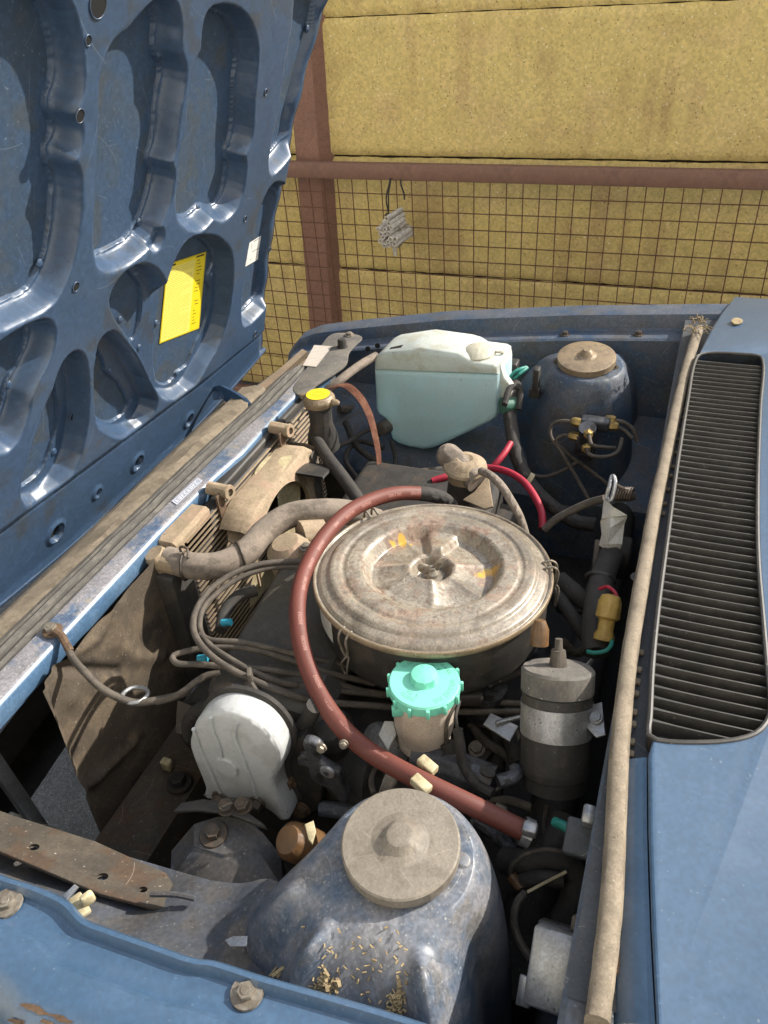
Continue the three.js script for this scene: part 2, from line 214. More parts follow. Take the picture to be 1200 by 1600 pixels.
// ---------- the setting ----------
{ const g = new THREE.PlaneGeometry(120, 120); g.rotateX(-Math.PI / 2); g.translate(0, 0, 10); struct('ground', g, M.asphalt); }
const WZ = -1.6;
{ // post-and-panel wall, painted yellow
  const wallMat = [51, 52].map((sd) => grime({ seed: sd, a: 0xcdb776, b: 0xc4ad6d, mix: 0.5, c: 0xd6ba88, cMix: 0.3, speck: 900, speckR: 3.0, speckA: 0.7, speckCol: 0xf4ecd0, dark: 1600, darkR: 2.7, darkA: 0.6, darkCol: 0x75602f, grain: 0.2, rough: 0.95, tile: 0.62, size: 768, bump: 0.003, bumpMid: 14 }));
  wallMat.forEach((m) => { m.vertexColors = true; });
  const joint = grime({ seed: 53, a: 0x4b4028, b: 0x2f2a20, mix: 0.9, speck: 200, rough: 0.95, tile: 0.2 });
  const wall = thing('panel_wall', 'yellow painted concrete panel wall behind the car and the brown mesh', 'wall', V(0, 0, WZ));
  const ys = [0.0, 0.128, 0.498, 0.864, 1.237, 1.6], postX = AZ(480, 330, -1.55).x;
  for (let r = 0; r < ys.length - 1; r++) for (const [x0, x1] of [[postX + 0.02, postX + 2.6], [postX - 2.6, postX - 0.02]]) {
    const nx = 180, ny = 26, g = new THREE.PlaneGeometry(x1 - x0, ys[r + 1] - ys[r], nx, ny), p = g.attributes.position, out = [0, 0.004, -0.001, 0.003, 0][r];
    for (let i = 0; i < p.count; i++) {
      const lx = p.getX(i), ly = p.getY(i), wx = lx + (x0 + x1) / 2, wy = ly + (ys[r] + ys[r + 1]) / 2, h = (ys[r + 1] - ys[r]) / 2;
      const top = h - ly, bot = ly + h, wob = (n2(wx * 24, r * 9 + 1) - 0.5) * 0.006;
      let y = wy; if (top < 0.001) y -= 0.0008 + wob * 0.8 * (r === 2 ? 1.2 : 0.8) + (r === 2 ? 0.004 * sstep(-1.0, -0.2, -wx) : 0); if (bot < 0.001) y += 0.0012 - wob * 0.5;
      const ed = Math.min(top, bot);
      p.setXYZ(i, wx, y, WZ + out + (n2(wx * 30, wy * 30, 9) - 0.5) * 0.005 - 0.007 * Math.pow(1 - sstep(0, 0.008, ed), 2) * (0.6 + n2(wx * 60, r * 5, 4)));
    }
    { const cl = new Float32Array(p.count * 3); for (let i = 0; i < p.count; i++) { const wx = p.getX(i), wy = p.getY(i), st = sstep(0.5, 0.68, n2(wx * 34, wy * 2.2 + r * 7, 17)) * sstep(0.35, 0.6, n2(wx * 5, wy * 6, 23)), bl = sstep(0.55, 0.72, n2(wx * 9, wy * 11, 29)), d = 0.17 * st + 0.10 * bl; cl.set([1 - d * 0.75, 1 - d * 0.95, 1 - d * 0.7], i * 3); } g.setAttribute('color', new THREE.BufferAttribute(cl, 3)); }
    g.computeVertexNormals(); part('panel', g, wallMat[(r + (x0 > postX ? 0 : 1)) % 2], wall, { crease: 0 });
  }
  part('core', box(5.2, 1.58, 0.05, 0.004, V(postX, 0.79, WZ - 0.05)), joint, wall);
  // the concrete post between two bays, leaning a little
  const f = [[450, 60], [484, 60], [519, 515], [486, 515]].map(([x, y]) => AZ(x, y, -1.55));
  const up = f[0].clone().sub(f[3]), up2 = f[1].clone().sub(f[2]), y0 = 0, y1 = 1.66;
  const cr = (b, u, y) => b.clone().addScaledVector(u, (y - b.y) / u.y);
  const a0 = cr(f[3], up, y0), a1 = cr(f[3], up, y1), b0 = cr(f[2], up2, y0), b1 = cr(f[2], up2, y1), bk = V(0.028, 0, -0.06);
  part('post', loft([[a0, b0, b0.clone().add(bk), a0.clone().sub(V(0.03, 0, 0.05))], [a1, b1, b1.clone().add(bk), a1.clone().sub(V(0.03, 0, 0.05))]], true, true), M.postPaint, wall, { crease: 20 });
}
{ // welded mesh panel in a brown steel frame, standing in front of the wall
  const fz = -1.5, t = thing('mesh_fence', 'rusty brown welded mesh panel under a steel rail before the yellow wall', 'fence', V(-0.5, 0, fz));
  const yt = AZ(830, 272, fz).y, x0 = -1.95, x1 = 0.72;
  part('rail', box(x1 - x0, 0.046, 0.03, 0.003, V((x0 + x1) / 2, yt, fz + 0.004)), M.fencePaint, t);
  part('rail', box(x1 - x0, 0.03, 0.03, 0.003, V((x0 + x1) / 2, 0.03, fz + 0.004)), M.fencePaint, t);
  const xr = AZ(800 + 457 / 3, 300, fz).x, step = 0.0487;
  for (let i = -38; i < 13; i++) { const x = xr + i * step, k = (rnd() - 0.5) * 0.011; if (x < x0 || x > x1) continue; part('wire', tube([V(x, yt - 0.022, fz), V(x + k, yt * 0.5, fz + (rnd() - 0.5) * 0.004), V(x + (rnd() - 0.5) * 0.003, 0.03, fz)], 0.0017, 6, 6), M.wire, t, { crease: 0 }); }
  const yb = AZ(800, 307, fz).y;
  for (let j = 1; j > -16; j--) { const y = yb + j * step; if (y < 0.03 || y > yt - 0.03) continue; part('wire', tube([V(x0, y, fz + 0.004), V((x0 + x1) / 2, y - 0.004, fz + 0.004), V(x1, y, fz + 0.004)], 0.0017, 10, 6), M.wire, t, { crease: 0 }); }
}
{ // little bundle of cut reed tubes in a bent grey sheet, hung from the rail on a black cord
  const z = -1.47, P = (x, y, d = 0) => AZ(x, y, z + d), c = P(606, 362);
  const t = thing('reed_bundle', 'small grey bundle of hollow reed tubes hanging on a black cord from the rail', 'insect hotel', c);
  const dir = V(-0.24, -0.08, 0.9).normalize();
  for (const [x, y, l, r] of [[604, 342, 0.05, 1], [607, 350, 0.05, 1], [591, 358, 0.075, 0.9], [601, 359, 0.05, 1], [595, 366, 0.05, 1.1], [602, 366, 0.05, 1], [607, 365, 0.06, 1], [598, 371, 0.05, 1], [594, 377, 0.05, 1.1], [610, 374, 0.07, 1.2], [617, 374, 0.06, 1.2], [606, 378, 0.05, 1], [616, 382, 0.065, 1.25], [607, 383, 0.05, 1.1], [600, 384, 0.05, 1], [611, 356, 0.04, 0.9]]) {
    const e = P(x, y, 0.05), b = e.clone().addScaledVector(dir, -l - 0.03), d = e.clone().sub(b).normalize(), R = 0.0078 * r;
    part('reed_tube', latheAt([[R * 0.55, 0], [R, 0], [R, 1], [R * 0.55, 1], [R * 0.5, 0.6], [R * 0.5, 0.1]].map(([q, h]) => [q, h * (l + 0.03)]), b, d, 14), M.reed, t);
  }
  part('shell', loft([[P(600, 336, 0.01), P(607, 330, 0.01), P(621, 345, 0.01), P(627, 362, 0.01), P(629, 382, 0.01), P(622, 388, 0.01)], [P(603, 338, -0.05), P(608, 333, -0.05), P(620, 347, -0.05), P(625, 362, -0.05), P(627, 380, -0.05), P(620, 386, -0.05)]].map((r) => r)), M.reed, t);
  part('backing', slab([P(597, 345), P(607, 334), P(620, 347), P(627, 380), P(608, 386), P(594, 380)], V(0, 0, -1), 0.006), M.reed, t);
  part('stick', cylAt(P(616, 386), P(618, 399), 0.0065, 0.006, 10), M.reed, t);
  part('cord', tube([P(607, 331, 0.01), P(604, 318, 0.016), P(604, 305, 0.018), P(609, 284, 0.006), P(609, 276, -0.03)], 0.0024, 24, 6), M.blackRubber, t);
  part('cord', tube([P(607, 331, 0.01), P(607, 316, 0.014), P(607, 303, 0.018), P(610, 284, 0.004), P(610, 276, -0.03)], 0.0024, 24, 6), M.blackRubber, t);
  single('cord_end', tube([P(626, 278, -0.02), P(627, 290, 0.012), P(631, 302, 0.016), P(632, 312, 0.016)], 0.0026, 16, 6), M.blackRubber, 'short loose end of black cord hanging from the rail right of the reed bundle', 'cord');
}
{ // unseen pale house added behind the camera to bounce sunlight onto the shaded wall
  const h = thing('added_house', 'unseen pale house added to bounce sunlight onto the yellow wall', 'house', V(0, 0, 2.5));
  const pale = grime({ seed: 54, a: 0xeeeade, b: 0xe6e0d2, mix: 0.7, speck: 300, dark: 200, rough: 0.9, tile: 1.5 });
  const o = [V(-8, 0, 2.5), V(8, 0, 2.5), V(8, 5.6, 2.5), V(-8, 5.6, 2.5)], win = (x, y, w, hh) => [V(x, y, 2.5), V(x + w, y, 2.5), V(x + w, y + hh, 2.5), V(x, y + hh, 2.5)], ws = [[-5.6, 1, 1.4, 1.2], [-2, 2.9, 1.2, 1.1], [1.2, 2.9, 1.2, 1.1], [4.2, 1, 1.4, 1.2]];
  part('wall', slab(o, V(0, 0, 1), 0.3, 0, ws.map((w) => win(...w))), pale, h);
  for (const w of ws) { part('window', box(w[2], w[3], 0.04, 0.01, V(w[0] + w[2] / 2, w[1] + w[3] / 2, 2.64)), plain(0x2b3238, 0.1), h); part('sill', box(w[2] + 0.2, 0.06, 0.2, 0.01, V(w[0] + w[2] / 2, w[1] - 0.035, 2.5)), pale, h); }
  part('roof', slab([V(-8.3, 5.62, 2.3), V(8.3, 5.62, 2.3), V(8.3, 7.6, 6.3), V(-8.3, 7.6, 6.3)], V(0, 0.9, -0.45), 0.12), grime({ seed: 55, a: 0x7a4f3c, b: 0x68412f, mix: 0.8, rough: 0.9, tile: 0.6 }), h);
}

// ---------- the car: body shell round the engine bay ----------
const car = thing('parked_car', 'blue car parked by the yellow wall, its engine bay open between both wings', 'car', V(0, 0.3, 0));
const xs = (pts, k) => { if (k <= pts[0][0]) return pts[0][1]; for (let i = 1; i < pts.length; i++) if (k <= pts[i][0]) return lerp(pts[i - 1][1], pts[i][1], (k - pts[i - 1][0]) / (pts[i][0] - pts[i - 1][0])); return pts[pts.length - 1][1]; };
{ // near wing: ridge, bolt channel, crease, outer skin
  const rp = [[0, 1372], [60, 1392], [100, 1412], [128, 1440], [170, 1457], [230, 1478], [300, 1502], [330, 1506], [400, 1528], [470, 1548], [520, 1562], [640, 1598]].map(([x, y]) => A(x, y, 0.786));
  const line = [V(-0.72, 0.74, rp[0].z - 0.02), V(-0.55, 0.772, rp[0].z - 0.006), V(-0.42, 0.781, rp[0].z - 0.002), ...rp, V(0.2, 0.79, 0.64), V(0.36, 0.8, 0.62), V(0.6, 0.81, 0.6)];
  const secs = curve(line).getPoints(150).map((p) => {
    const f = xs([[-0.72, 0], [-0.31, 1], [0.6, 1]], p.x), d = (n2(p.x * 30, 4) - 0.5) * 0.0016;
    return [[-0.010, -0.36], [-0.008, -0.12], [-0.006, -0.03], [-0.0045, -0.004], [-0.002, 0], [0.0015, 0], [0.004, -0.003], [0.007, -0.0085], [0.013, -0.0095], [0.026, -0.0085 + d], [0.0315, -0.006], [0.0335, 0.002], [0.037, 0.0045], [0.05, 0.0062], [0.064, 0.005], [0.075, 0.0005], [0.083, -0.008], [0.090, -0.022], [0.096, -0.05], [0.1, -0.1], [0.102, -0.25], [0.08, -0.5]].map(([z, y]) => V(p.x, p.y + y, p.z + z * (0.75 + 0.25 * f)));
  });
  part('wing', loft(secs), M.paint, car, { label: 'near front wing in light blue paint', crease: 25 });
  for (const [x, y] of [[386, 1551], [12, 1411]]) { const p = A(x, y, 0.779); part('bolt', join(hexBolt(p, V(0, 1, 0.08), 0.0074, 0.005, 1.85)), M.bolt, car); }
}
{ // far wing
  const tops = [[-0.715, 0.60], [-0.70, 0.655], [-0.675, 0.688], [-0.63, 0.706], [-0.526, 0.727], [-0.316, 0.765], [-0.05, 0.798], [0.2, 0.821], [0.6, 0.85]];
  const secs = []; for (let i = 0; i <= 90; i++) { const x = lerp(-0.715, 0.6, i / 90), t = xs(tops, x), s = sstep(-0.72, -0.6, x); secs.push([[-0.598, -0.42], [-0.604, -0.07], [-0.607, -0.034], [-0.612, -0.031], [-0.643, -0.03], [-0.648, -0.026], [-0.652, -0.01], [-0.657, -0.002], [-0.665, 0], [-0.70, 0.001], [-0.725, -0.012], [-0.742, -0.05], [-0.75, -0.12], [-0.75, -0.4]].map(([z, y]) => V(x, t + y * (0.6 + 0.4 * s), z + (1 - s) * 0.012))); }
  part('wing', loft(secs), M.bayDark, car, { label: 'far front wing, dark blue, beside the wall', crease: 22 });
  for (const [x, y] of [[702, 513], [884, 507], [1000, 506]]) { const p = AZ(x, y, -0.628); p.y = xs(tops, p.x) - 0.031; part('bolt', hexBolt(p, V(0, 1, 0), 0.006, 0.006, 1.8), M.darkBolt, car); }
  // grommets and small holes in its inner side
  for (const [x, y] of [[742, 531], [590, 540], [575, 545]]) part('plug', cylAt(AZ(x, y, -0.606), AZ(x, y, -0.6), 0.006, 0.005, 14), M.hole, car);
}
const BEAM_Y = 0.745;
{ // front cross beam, rear face towards the engine
  const fx = [[-0.5, -0.54], [-0.35, -0.533], [-0.26, -0.533], [-0.16, -0.544], [0.02, -0.55], [0.13, -0.554], [0.33, -0.557], [0.62, -0.56]], rx = [[-0.5, -0.45], [-0.44, -0.47], [-0.36, -0.497], [-0.3, -0.508], [-0.21, -0.509], [-0.1, -0.508], [-0.03, -0.517], [0.13, -0.523], [0.35, -0.523], [0.62, -0.52]];
  const rx2 = (z) => xs(rx, z);
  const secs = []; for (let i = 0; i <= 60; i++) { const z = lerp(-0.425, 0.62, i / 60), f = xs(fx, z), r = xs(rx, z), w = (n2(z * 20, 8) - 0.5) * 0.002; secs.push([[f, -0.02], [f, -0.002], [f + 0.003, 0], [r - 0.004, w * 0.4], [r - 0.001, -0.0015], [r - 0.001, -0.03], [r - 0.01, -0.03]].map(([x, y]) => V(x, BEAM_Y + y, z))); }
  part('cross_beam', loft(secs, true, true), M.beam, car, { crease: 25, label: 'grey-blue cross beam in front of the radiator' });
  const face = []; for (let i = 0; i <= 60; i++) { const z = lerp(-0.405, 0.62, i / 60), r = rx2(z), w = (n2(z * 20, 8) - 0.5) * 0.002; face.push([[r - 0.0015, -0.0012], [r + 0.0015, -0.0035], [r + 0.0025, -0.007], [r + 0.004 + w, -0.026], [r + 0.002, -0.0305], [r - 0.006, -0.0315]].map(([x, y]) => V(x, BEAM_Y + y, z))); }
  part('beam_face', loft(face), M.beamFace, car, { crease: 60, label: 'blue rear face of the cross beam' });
  const st = canvasTex(256, 64, (g, w, h) => { g.fillStyle = '#8f93a0'; g.fillRect(0, 0, w, h); g.strokeStyle = '#d6d8dd'; g.lineWidth = 3; g.strokeRect(6, 6, w - 12, h - 12); g.lineWidth = 4; g.beginPath(); let x = 22; for (let i = 0; i < 8; i++) { const k = i % 4; g.moveTo(x, 46); g.lineTo(x, 20); if (k === 0) { g.lineTo(x + 14, 20); g.moveTo(x, 33); g.lineTo(x + 12, 33); } if (k === 1) { g.lineTo(x + 13, 20); g.lineTo(x + 13, 46); } if (k === 2) g.lineTo(x + 12, 46); if (k === 3) { g.moveTo(x, 46); g.lineTo(x + 13, 46); g.moveTo(x, 20); g.lineTo(x + 13, 20); } x += 27; } g.stroke(); });
  const q = [[268, 783], [276, 789], [317, 751], [309, 746]].map(([x, y]) => A(x, y, BEAM_Y + 0.0012));
  quad('label_plate', q, printMat(st, 0.7), car);
  // corner plate at the far end with its rubber stop
  part('corner_plate', slab(smoothLoop([[458, 612], [478, 580], [500, 545], [520, 524], [545, 523], [566, 529], [556, 541], [546, 553], [541, 572], [520, 588], [495, 604], [475, 622]].map(([x, y]) => A(x, y, 0.742)), 48), V(0, 1, 0), 0.004, 0.001), M.dustGrey, car, { label: 'dusty corner plate with a printed sticker' });
  const sk = canvasTex(160, 220, (g, w, h) => { g.fillStyle = '#b3aaa0'; g.fillRect(0, 0, w, h); g.strokeStyle = '#6d655e'; g.lineWidth = 2; g.strokeRect(6, 6, w - 12, h - 12); g.beginPath(); g.moveTo(6, 78); g.lineTo(w - 6, 78); for (let r = 0; r < 13; r++) { const y = 18 + r * 15; let x = 14; while (x < w - 24) { const l = 4 + hash(r, x | 0, 2) * 14; g.moveTo(x, y); g.lineTo(x + l, y); x += l + 5; } } g.stroke(); });
  quad('sticker', [[491, 539], [473, 571], [494, 573], [519, 541]].map(([x, y]) => A(x, y, 0.7475)), printMat(sk, 0.8), car);
  part('rubber_stop', latheAt([[0, 0.018], [0.007, 0.018], [0.009, 0.014], [0.0095, 0.003], [0.012, 0], [0, 0]], A(535, 542, 0.746)), M.blackRubber, car);
  part('bolt', hexBolt(A(546, 524, 0.746), V(0, 1, 0), 0.007, 0.005), M.bolt, car);
  part('bolt', hexBolt(A(81, 985, BEAM_Y), V(0, 1, 0), 0.0085, 0.007, 1.3), M.bolt, car);
  for (const [x, y] of [[241, 830], [419, 676]]) part('hole', cylAt(A(x, y, 0.733).add(V(-0.004, 0, 0)), A(x, y, 0.733).add(V(0.0012, 0, 0)), 0.003, 0.003, 12), M.hole, car);  // small black plugs painted in for the shaded beam holes
}
{ // closing panel in front of the beam, dusty; grille strip at the far corner
  const secs = []; for (let i = 0; i <= 40; i++) { const z = lerp(-0.37, 0.62, i / 40); secs.push([[-0.745, 0.60], [-0.735, 0.645], [-0.71, 0.674], [-0.685, 0.692], [-0.668, 0.70], [-0.663, 0.709], [-0.63, 0.718], [-0.612, 0.716], [-0.604, 0.70], [-0.56, 0.695], [-0.548, 0.72]].map(([x, y], k) => V(x, y + (n2(z * 14, k * 3, 5) - 0.5) * 0.004, z))); }
  part('slam_panel', loft(secs), M.dustRubber, car, { crease: 24, label: 'dusty panel along the foot of the bonnet' });
  const front = []; for (let i = 0; i <= 16; i++) { const z = lerp(-0.62, 0.66, i / 16); front.push([[-0.74, 0.64], [-0.775, 0.62], [-0.785, 0.55], [-0.775, 0.5]].map(([x, y]) => V(x + 0.06 * Math.pow(z / 0.66, 2), y, z))); }
  part('front_valance', loft(front), M.deepBlue, car);
  const bump = []; for (let i = 0; i <= 16; i++) { const z = lerp(-0.66, 0.7, i / 16); bump.push([[-0.78, 0.29], [-0.85, 0.30], [-0.87, 0.36], [-0.86, 0.42], [-0.80, 0.43]].map(([x, y]) => V(x + 0.08 * Math.pow(z / 0.66, 2), y, z))); }
  part('bumper', loft(bump), M.black, car);
  part('grille_strip', [loft([[A(398, 606, 0.68), A(409, 612, 0.685), A(415, 619, 0.66)], [A(438, 575, 0.69), A(446, 580, 0.695), A(452, 586, 0.67)], [A(472, 545, 0.70), A(480, 549, 0.705), A(483, 554, 0.68)]]), loft([[A(428, 606, 0.67), A(434, 610, 0.66)], [A(455, 580, 0.68), A(460, 584, 0.67)], [A(478, 560, 0.69), A(481, 563, 0.68)]])], M.dustPlastic, car, { crease: 20, label: 'pale plastic trim strip at the far front corner' });
  // inner lamp panel, embossed, facing the engine
  const N = 170, Q = 130, g = new THREE.PlaneGeometry(1, 1, N, Q), p = g.attributes.position;
  const em = [[112, 1092, 0.018, 0.010], [150, 1215, 0.02, 0.008], [200, 1100, 0.03, -0.006]].map(([x, y, r, h]) => { const q = AX(x, y, -0.5); return [q.z, q.y, r, h]; });
  const rid = [[[[173, 938], [166, 970], [150, 998], [107, 1024], [63, 1027]], 0.005, 0.010], [[[90, 1042], [120, 1046], [183, 1049]], -0.008, 0.008], [[[76, 1197], [90, 1232], [104, 1241], [135, 1225], [170, 1197], [208, 1159]], 0.006, 0.010], [[[189, 945], [183, 1005], [208, 1027], [252, 1027]], 0.005, 0.012], [[[60, 1060], [85, 1150], [110, 1240]], 0.004, 0.006]].map(([l, a, b]) => [l.map(([x, y]) => { const q = AX(x, y, -0.5); return [q.z, q.y]; }), a, b]);
  for (let i = 0; i < p.count; i++) { const u = p.getX(i) + 0.5, v = p.getY(i) + 0.5, z = lerp(0.452 - 0.02 * v, 0.03, u), y = lerp(0.36, 0.735, v); let x = -0.5 + 0.008 * sstep(0.03, 0, u) - 0.05 * sstep(0.95, 1, u) + (n2(z * 10, y * 10, 6) - 0.5) * 0.0015; for (const [a, b, r, h] of em) x += 0.5 * h * Math.exp(-((z - a) ** 2 + (y - b) ** 2) / (r * r * 0.5)); for (const [l, hh, wd] of rid) { let dd = 1; for (let q = 1; q < l.length; q++) { const [ax, ay] = l[q - 1], [bx, by] = l[q], ex = bx - ax, ey = by - ay, tt = Math.max(0, Math.min(1, ((z - ax) * ex + (y - ay) * ey) / (ex * ex + ey * ey))); dd = Math.min(dd, Math.hypot(z - ax - ex * tt, y - ay - ey * tt)); } x += hh * Math.exp(-dd * dd / (wd * wd)); } p.setXYZ(i, x, y, z); }
  g.computeVertexNormals(); part('lamp_panel', g, M.dustPanel, car, { crease: 0, label: 'dusty embossed inner panel under the cross beam' });
  part('lower_beam', loft([0.53, 0.2, -0.5].map((z) => [[-0.505, 0.40], [-0.49, 0.455], [-0.44, 0.46], [-0.405, 0.45], [-0.395, 0.36], [-0.40, 0.30]].map(([x, y]) => V(x, y, z)))), M.rustyPlate, car, { crease: 30 });
  part('clip', box(0.016, 0.02, 0.012, 0.003, V(-0.452, 0.472, 0.33)), M.cream, car, { label: 'small cream clip on the lower beam' });
  part('nut', hexBolt(V(-0.425, 0.459, 0.345), V(0, 1, 0), 0.012, 0.012), M.castIron, car);
  // bracket of the near headlamp, pale strips
  part('lamp_bracket', [box(0.012, 0.3, 0.02, 0.002, V(0, 0, 0)).rotateX(0.05).translate(-0.6, 0.53, 0.462), box(0.08, 0.01, 0.02, 0.002, V(-0.6, 0.45, 0.47)), box(0.012, 0.26, 0.06, 0.002, V(-0.64, 0.5, 0.52))], M.silver, car);
}
{ // near inner wing: shelf, bracket plate with holes, side down to the rail
  const inner = [[-0.66, 0.575], [-0.46, 0.568], [-0.40, 0.565], [-0.31, 0.556], [-0.25, 0.553], [-0.2, 0.55], [-0.15, 0.54], [-0.08, 0.53]];
  const secs = []; for (let i = 0; i <= 60; i++) { const x = lerp(-0.66, -0.03, i / 60), zi = xs(inner, x), w = (n2(x * 12, 3, 8) - 0.5) * 0.012, lw = 0.022 * sstep(-0.2, -0.27, x), hump = 0.02 * Math.exp(-Math.pow((x + 0.135) / 0.022, 2)) + 0.012 * Math.exp(-Math.pow((x + 0.30) / 0.03, 2)); secs.push([V(x, 0.775, 0.66), V(x, 0.745, 0.652), V(x, 0.712 + w - lw * 0.4, 0.635), V(x, 0.697 + w * 0.6 + hump * 0.4 - lw * 0.6, 0.61), V(x, 0.690 + hump - lw, lerp(zi, 0.61, 0.45)), V(x, 0.684 + hump - lw, zi + 0.01), V(x, 0.678 + hump - lw, zi), V(x, 0.66, zi - 0.008), V(x, 0.58, zi - 0.014), V(x, 0.40, zi - 0.02)]); }
  part('inner_wing', loft(secs), M.shelf, car, { crease: 30, label: 'dusty inner wing shelf in front of the near tower' });
  const up = [[-10, 1268], [22, 1276], [62, 1284], [150, 1302], [205, 1325], [262, 1347]].map(([x, y]) => A(x, y, 0.679)), lo = [[300, 1372], [240, 1377], [160, 1368], [80, 1340], [0, 1312], [-10, 1306]].map(([x, y]) => A(x, y, 0.715));
  const hole = (x, y, r) => ring(A(x, y, 0.699), r, 16, V(1, 0, 0), V(0, 0.5, 0.86));
  part('bracket_plate', slab([...up, ...lo], V(0.05, 0.88, -0.46), 0.004, 0.0012, [hole(54, 1313, 0.0066), hole(162, 1353, 0.0068), hole(226, 1366, 0.0055)]), M.rustyPlate, car, { label: 'rust-brown plate with three holes on the near inner wing' });
  part('seam', tube([[235, 1397], [275, 1398], [305, 1404]].map(([x, y]) => A(x, y, 0.701)), 0.003, 12, 8), M.shelf, car);
  const rear = []; for (let i = 0; i <= 20; i++) { const x = lerp(0.04, 0.17, i / 20); rear.push([V(x, 0.76, 0.645), V(x, 0.70, 0.635), V(x, 0.62, 0.6), V(x, 0.55, 0.56), V(x, 0.40, 0.5)]); }
  part('inner_wing', loft(rear), M.bayDark, car, { label: 'dark inner wing behind the near tower' });
  part('chassis_rail', box(0.86, 0.1, 0.07, 0.012, V(-0.25, 0.40, 0.5)), M.bayDark, car); part('chassis_rail', box(0.86, 0.1, 0.07, 0.012, V(-0.25, 0.42, -0.5)), M.bayDark, car);
  const fi = []; for (let i = 0; i <= 40; i++) { const x = lerp(-0.56, 0.17, i / 40), w = (n2(x * 14, 6, 8) - 0.5) * 0.02; fi.push([V(x, 0.62, -0.605), V(x, 0.60 + w, -0.56), V(x, 0.575 + w, -0.50), V(x, 0.55 + w, -0.44), V(x, 0.52, -0.41), V(x, 0.36, -0.40)]); }
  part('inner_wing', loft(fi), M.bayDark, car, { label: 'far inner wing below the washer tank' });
}
function tower(c, sgn, mat, label, name) {
  const na = 240, nt = 60, secs = [];
  for (let k = 0; k <= nt; k++) { const t = k / nt, row = []; for (let i = 0; i < na; i++) {
    const f = i / na * 2 * Math.PI, sz = Math.sin(f), df = (a) => { let d = Math.abs(f - a * DEG) % (2 * Math.PI); return d > Math.PI ? 2 * Math.PI - d : d; };
    const w = sstep(1.6, 0.8, df(108)), R = lerp(0.108, 0.152, w), Hh = lerp(0.34, 0.088, w), b = (a, wd) => Math.exp(-Math.pow(df(a) / wd, 2));
    const s = sstep(0.1, 0.55, t), hh = lerp(0.3 * t + 0.7 * Math.sin(t * Math.PI / 2), t, w), gg = lerp(0.1 * t + 0.9 * Math.pow(t, 2.0), 0.75 * t + 0.25 * t * t - 0.12 * Math.sin(t * Math.PI), w);
    const r = 0.064 + (R - 0.064) * hh + s * (0.012 * b(48, 0.16) - 0.006 * b(25, 0.2)) * (1 - w * 0.5);
    row.push(V(c.x + r * Math.cos(f), c.y - Hh * gg + s * (sgn > 0 ? 1 : 0.25) * (0.030 * b(60, 0.11) + 0.020 * b(116, 0.10) + 0.014 * b(146, 0.11) - 0.010 * b(90, 0.2) - 0.006 * b(132, 0.08)) + (n2(f * 6, t * 5, 8) - 0.5) * 0.002, c.z + sgn * r * sz)); } secs.push(row); }
  secs.unshift(ring(c.clone().add(V(0, 0.0005, 0)), 0.03, na).map((p) => V(p.x, p.y, c.z + (p.z - c.z) * sgn)));
  return part(name, loft(secs, true), mat, car, { crease: 0, label });
}
{
  const n = tower(V(0, 0.781, 0.517), 1, M.bay, 'near suspension tower in dusty blue paint', 'strut_tower');
  for (const [x, y, r, yy] of [[536, 1383, 0.0028, 0.778], [656, 1424, 0.003, 0.772], [574, 1560, 0.0075, 0.716]]) part('hole', cylAt(A(x, y, yy - 0.006), A(x, y, yy + 0.0008), r, r, 16), M.hole, n);  // near-flush black plugs in place of shaded openings
  part('bolt', sph(A(722, 1347, 0.778), 0.009, 1, 0.7, 1), M.bay, n);
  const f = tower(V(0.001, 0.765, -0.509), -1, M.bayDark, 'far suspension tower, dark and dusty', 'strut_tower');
  for (const [x, y] of [[959, 575], [872, 566]]) part('bolt', hexBolt(A(x, y, 0.764), V(0, 1, 0), 0.006, 0.005), M.darkBolt, f);
}
{ // low structure; floor sheets added over the bright ground to keep the bay dark
  part('subframe', box(0.2, 0.1, 1.1, 0.02, V(0.06, 0.34, 0)), M.castIron, car); part('steering_rack', cylAt(V(0.1, 0.5, -0.45), V(0.1, 0.5, 0.5), 0.03, 0.03, 24), M.castIron, car);
  part('floor_filler', slab([V(-0.03, 0.3, -0.62), V(0.2, 0.3, -0.62), V(0.2, 0.3, 0.62), V(-0.03, 0.3, 0.62)], V(0, -1, 0), 0.01), M.castIron, car);
  part('floor_filler', slab([V(-0.40, 0.24, -0.6), V(0.0, 0.24, -0.6), V(0.0, 0.24, 0.45), V(-0.40, 0.24, 0.45)], V(0, -1, 0), 0.01), M.castIron, car);
}
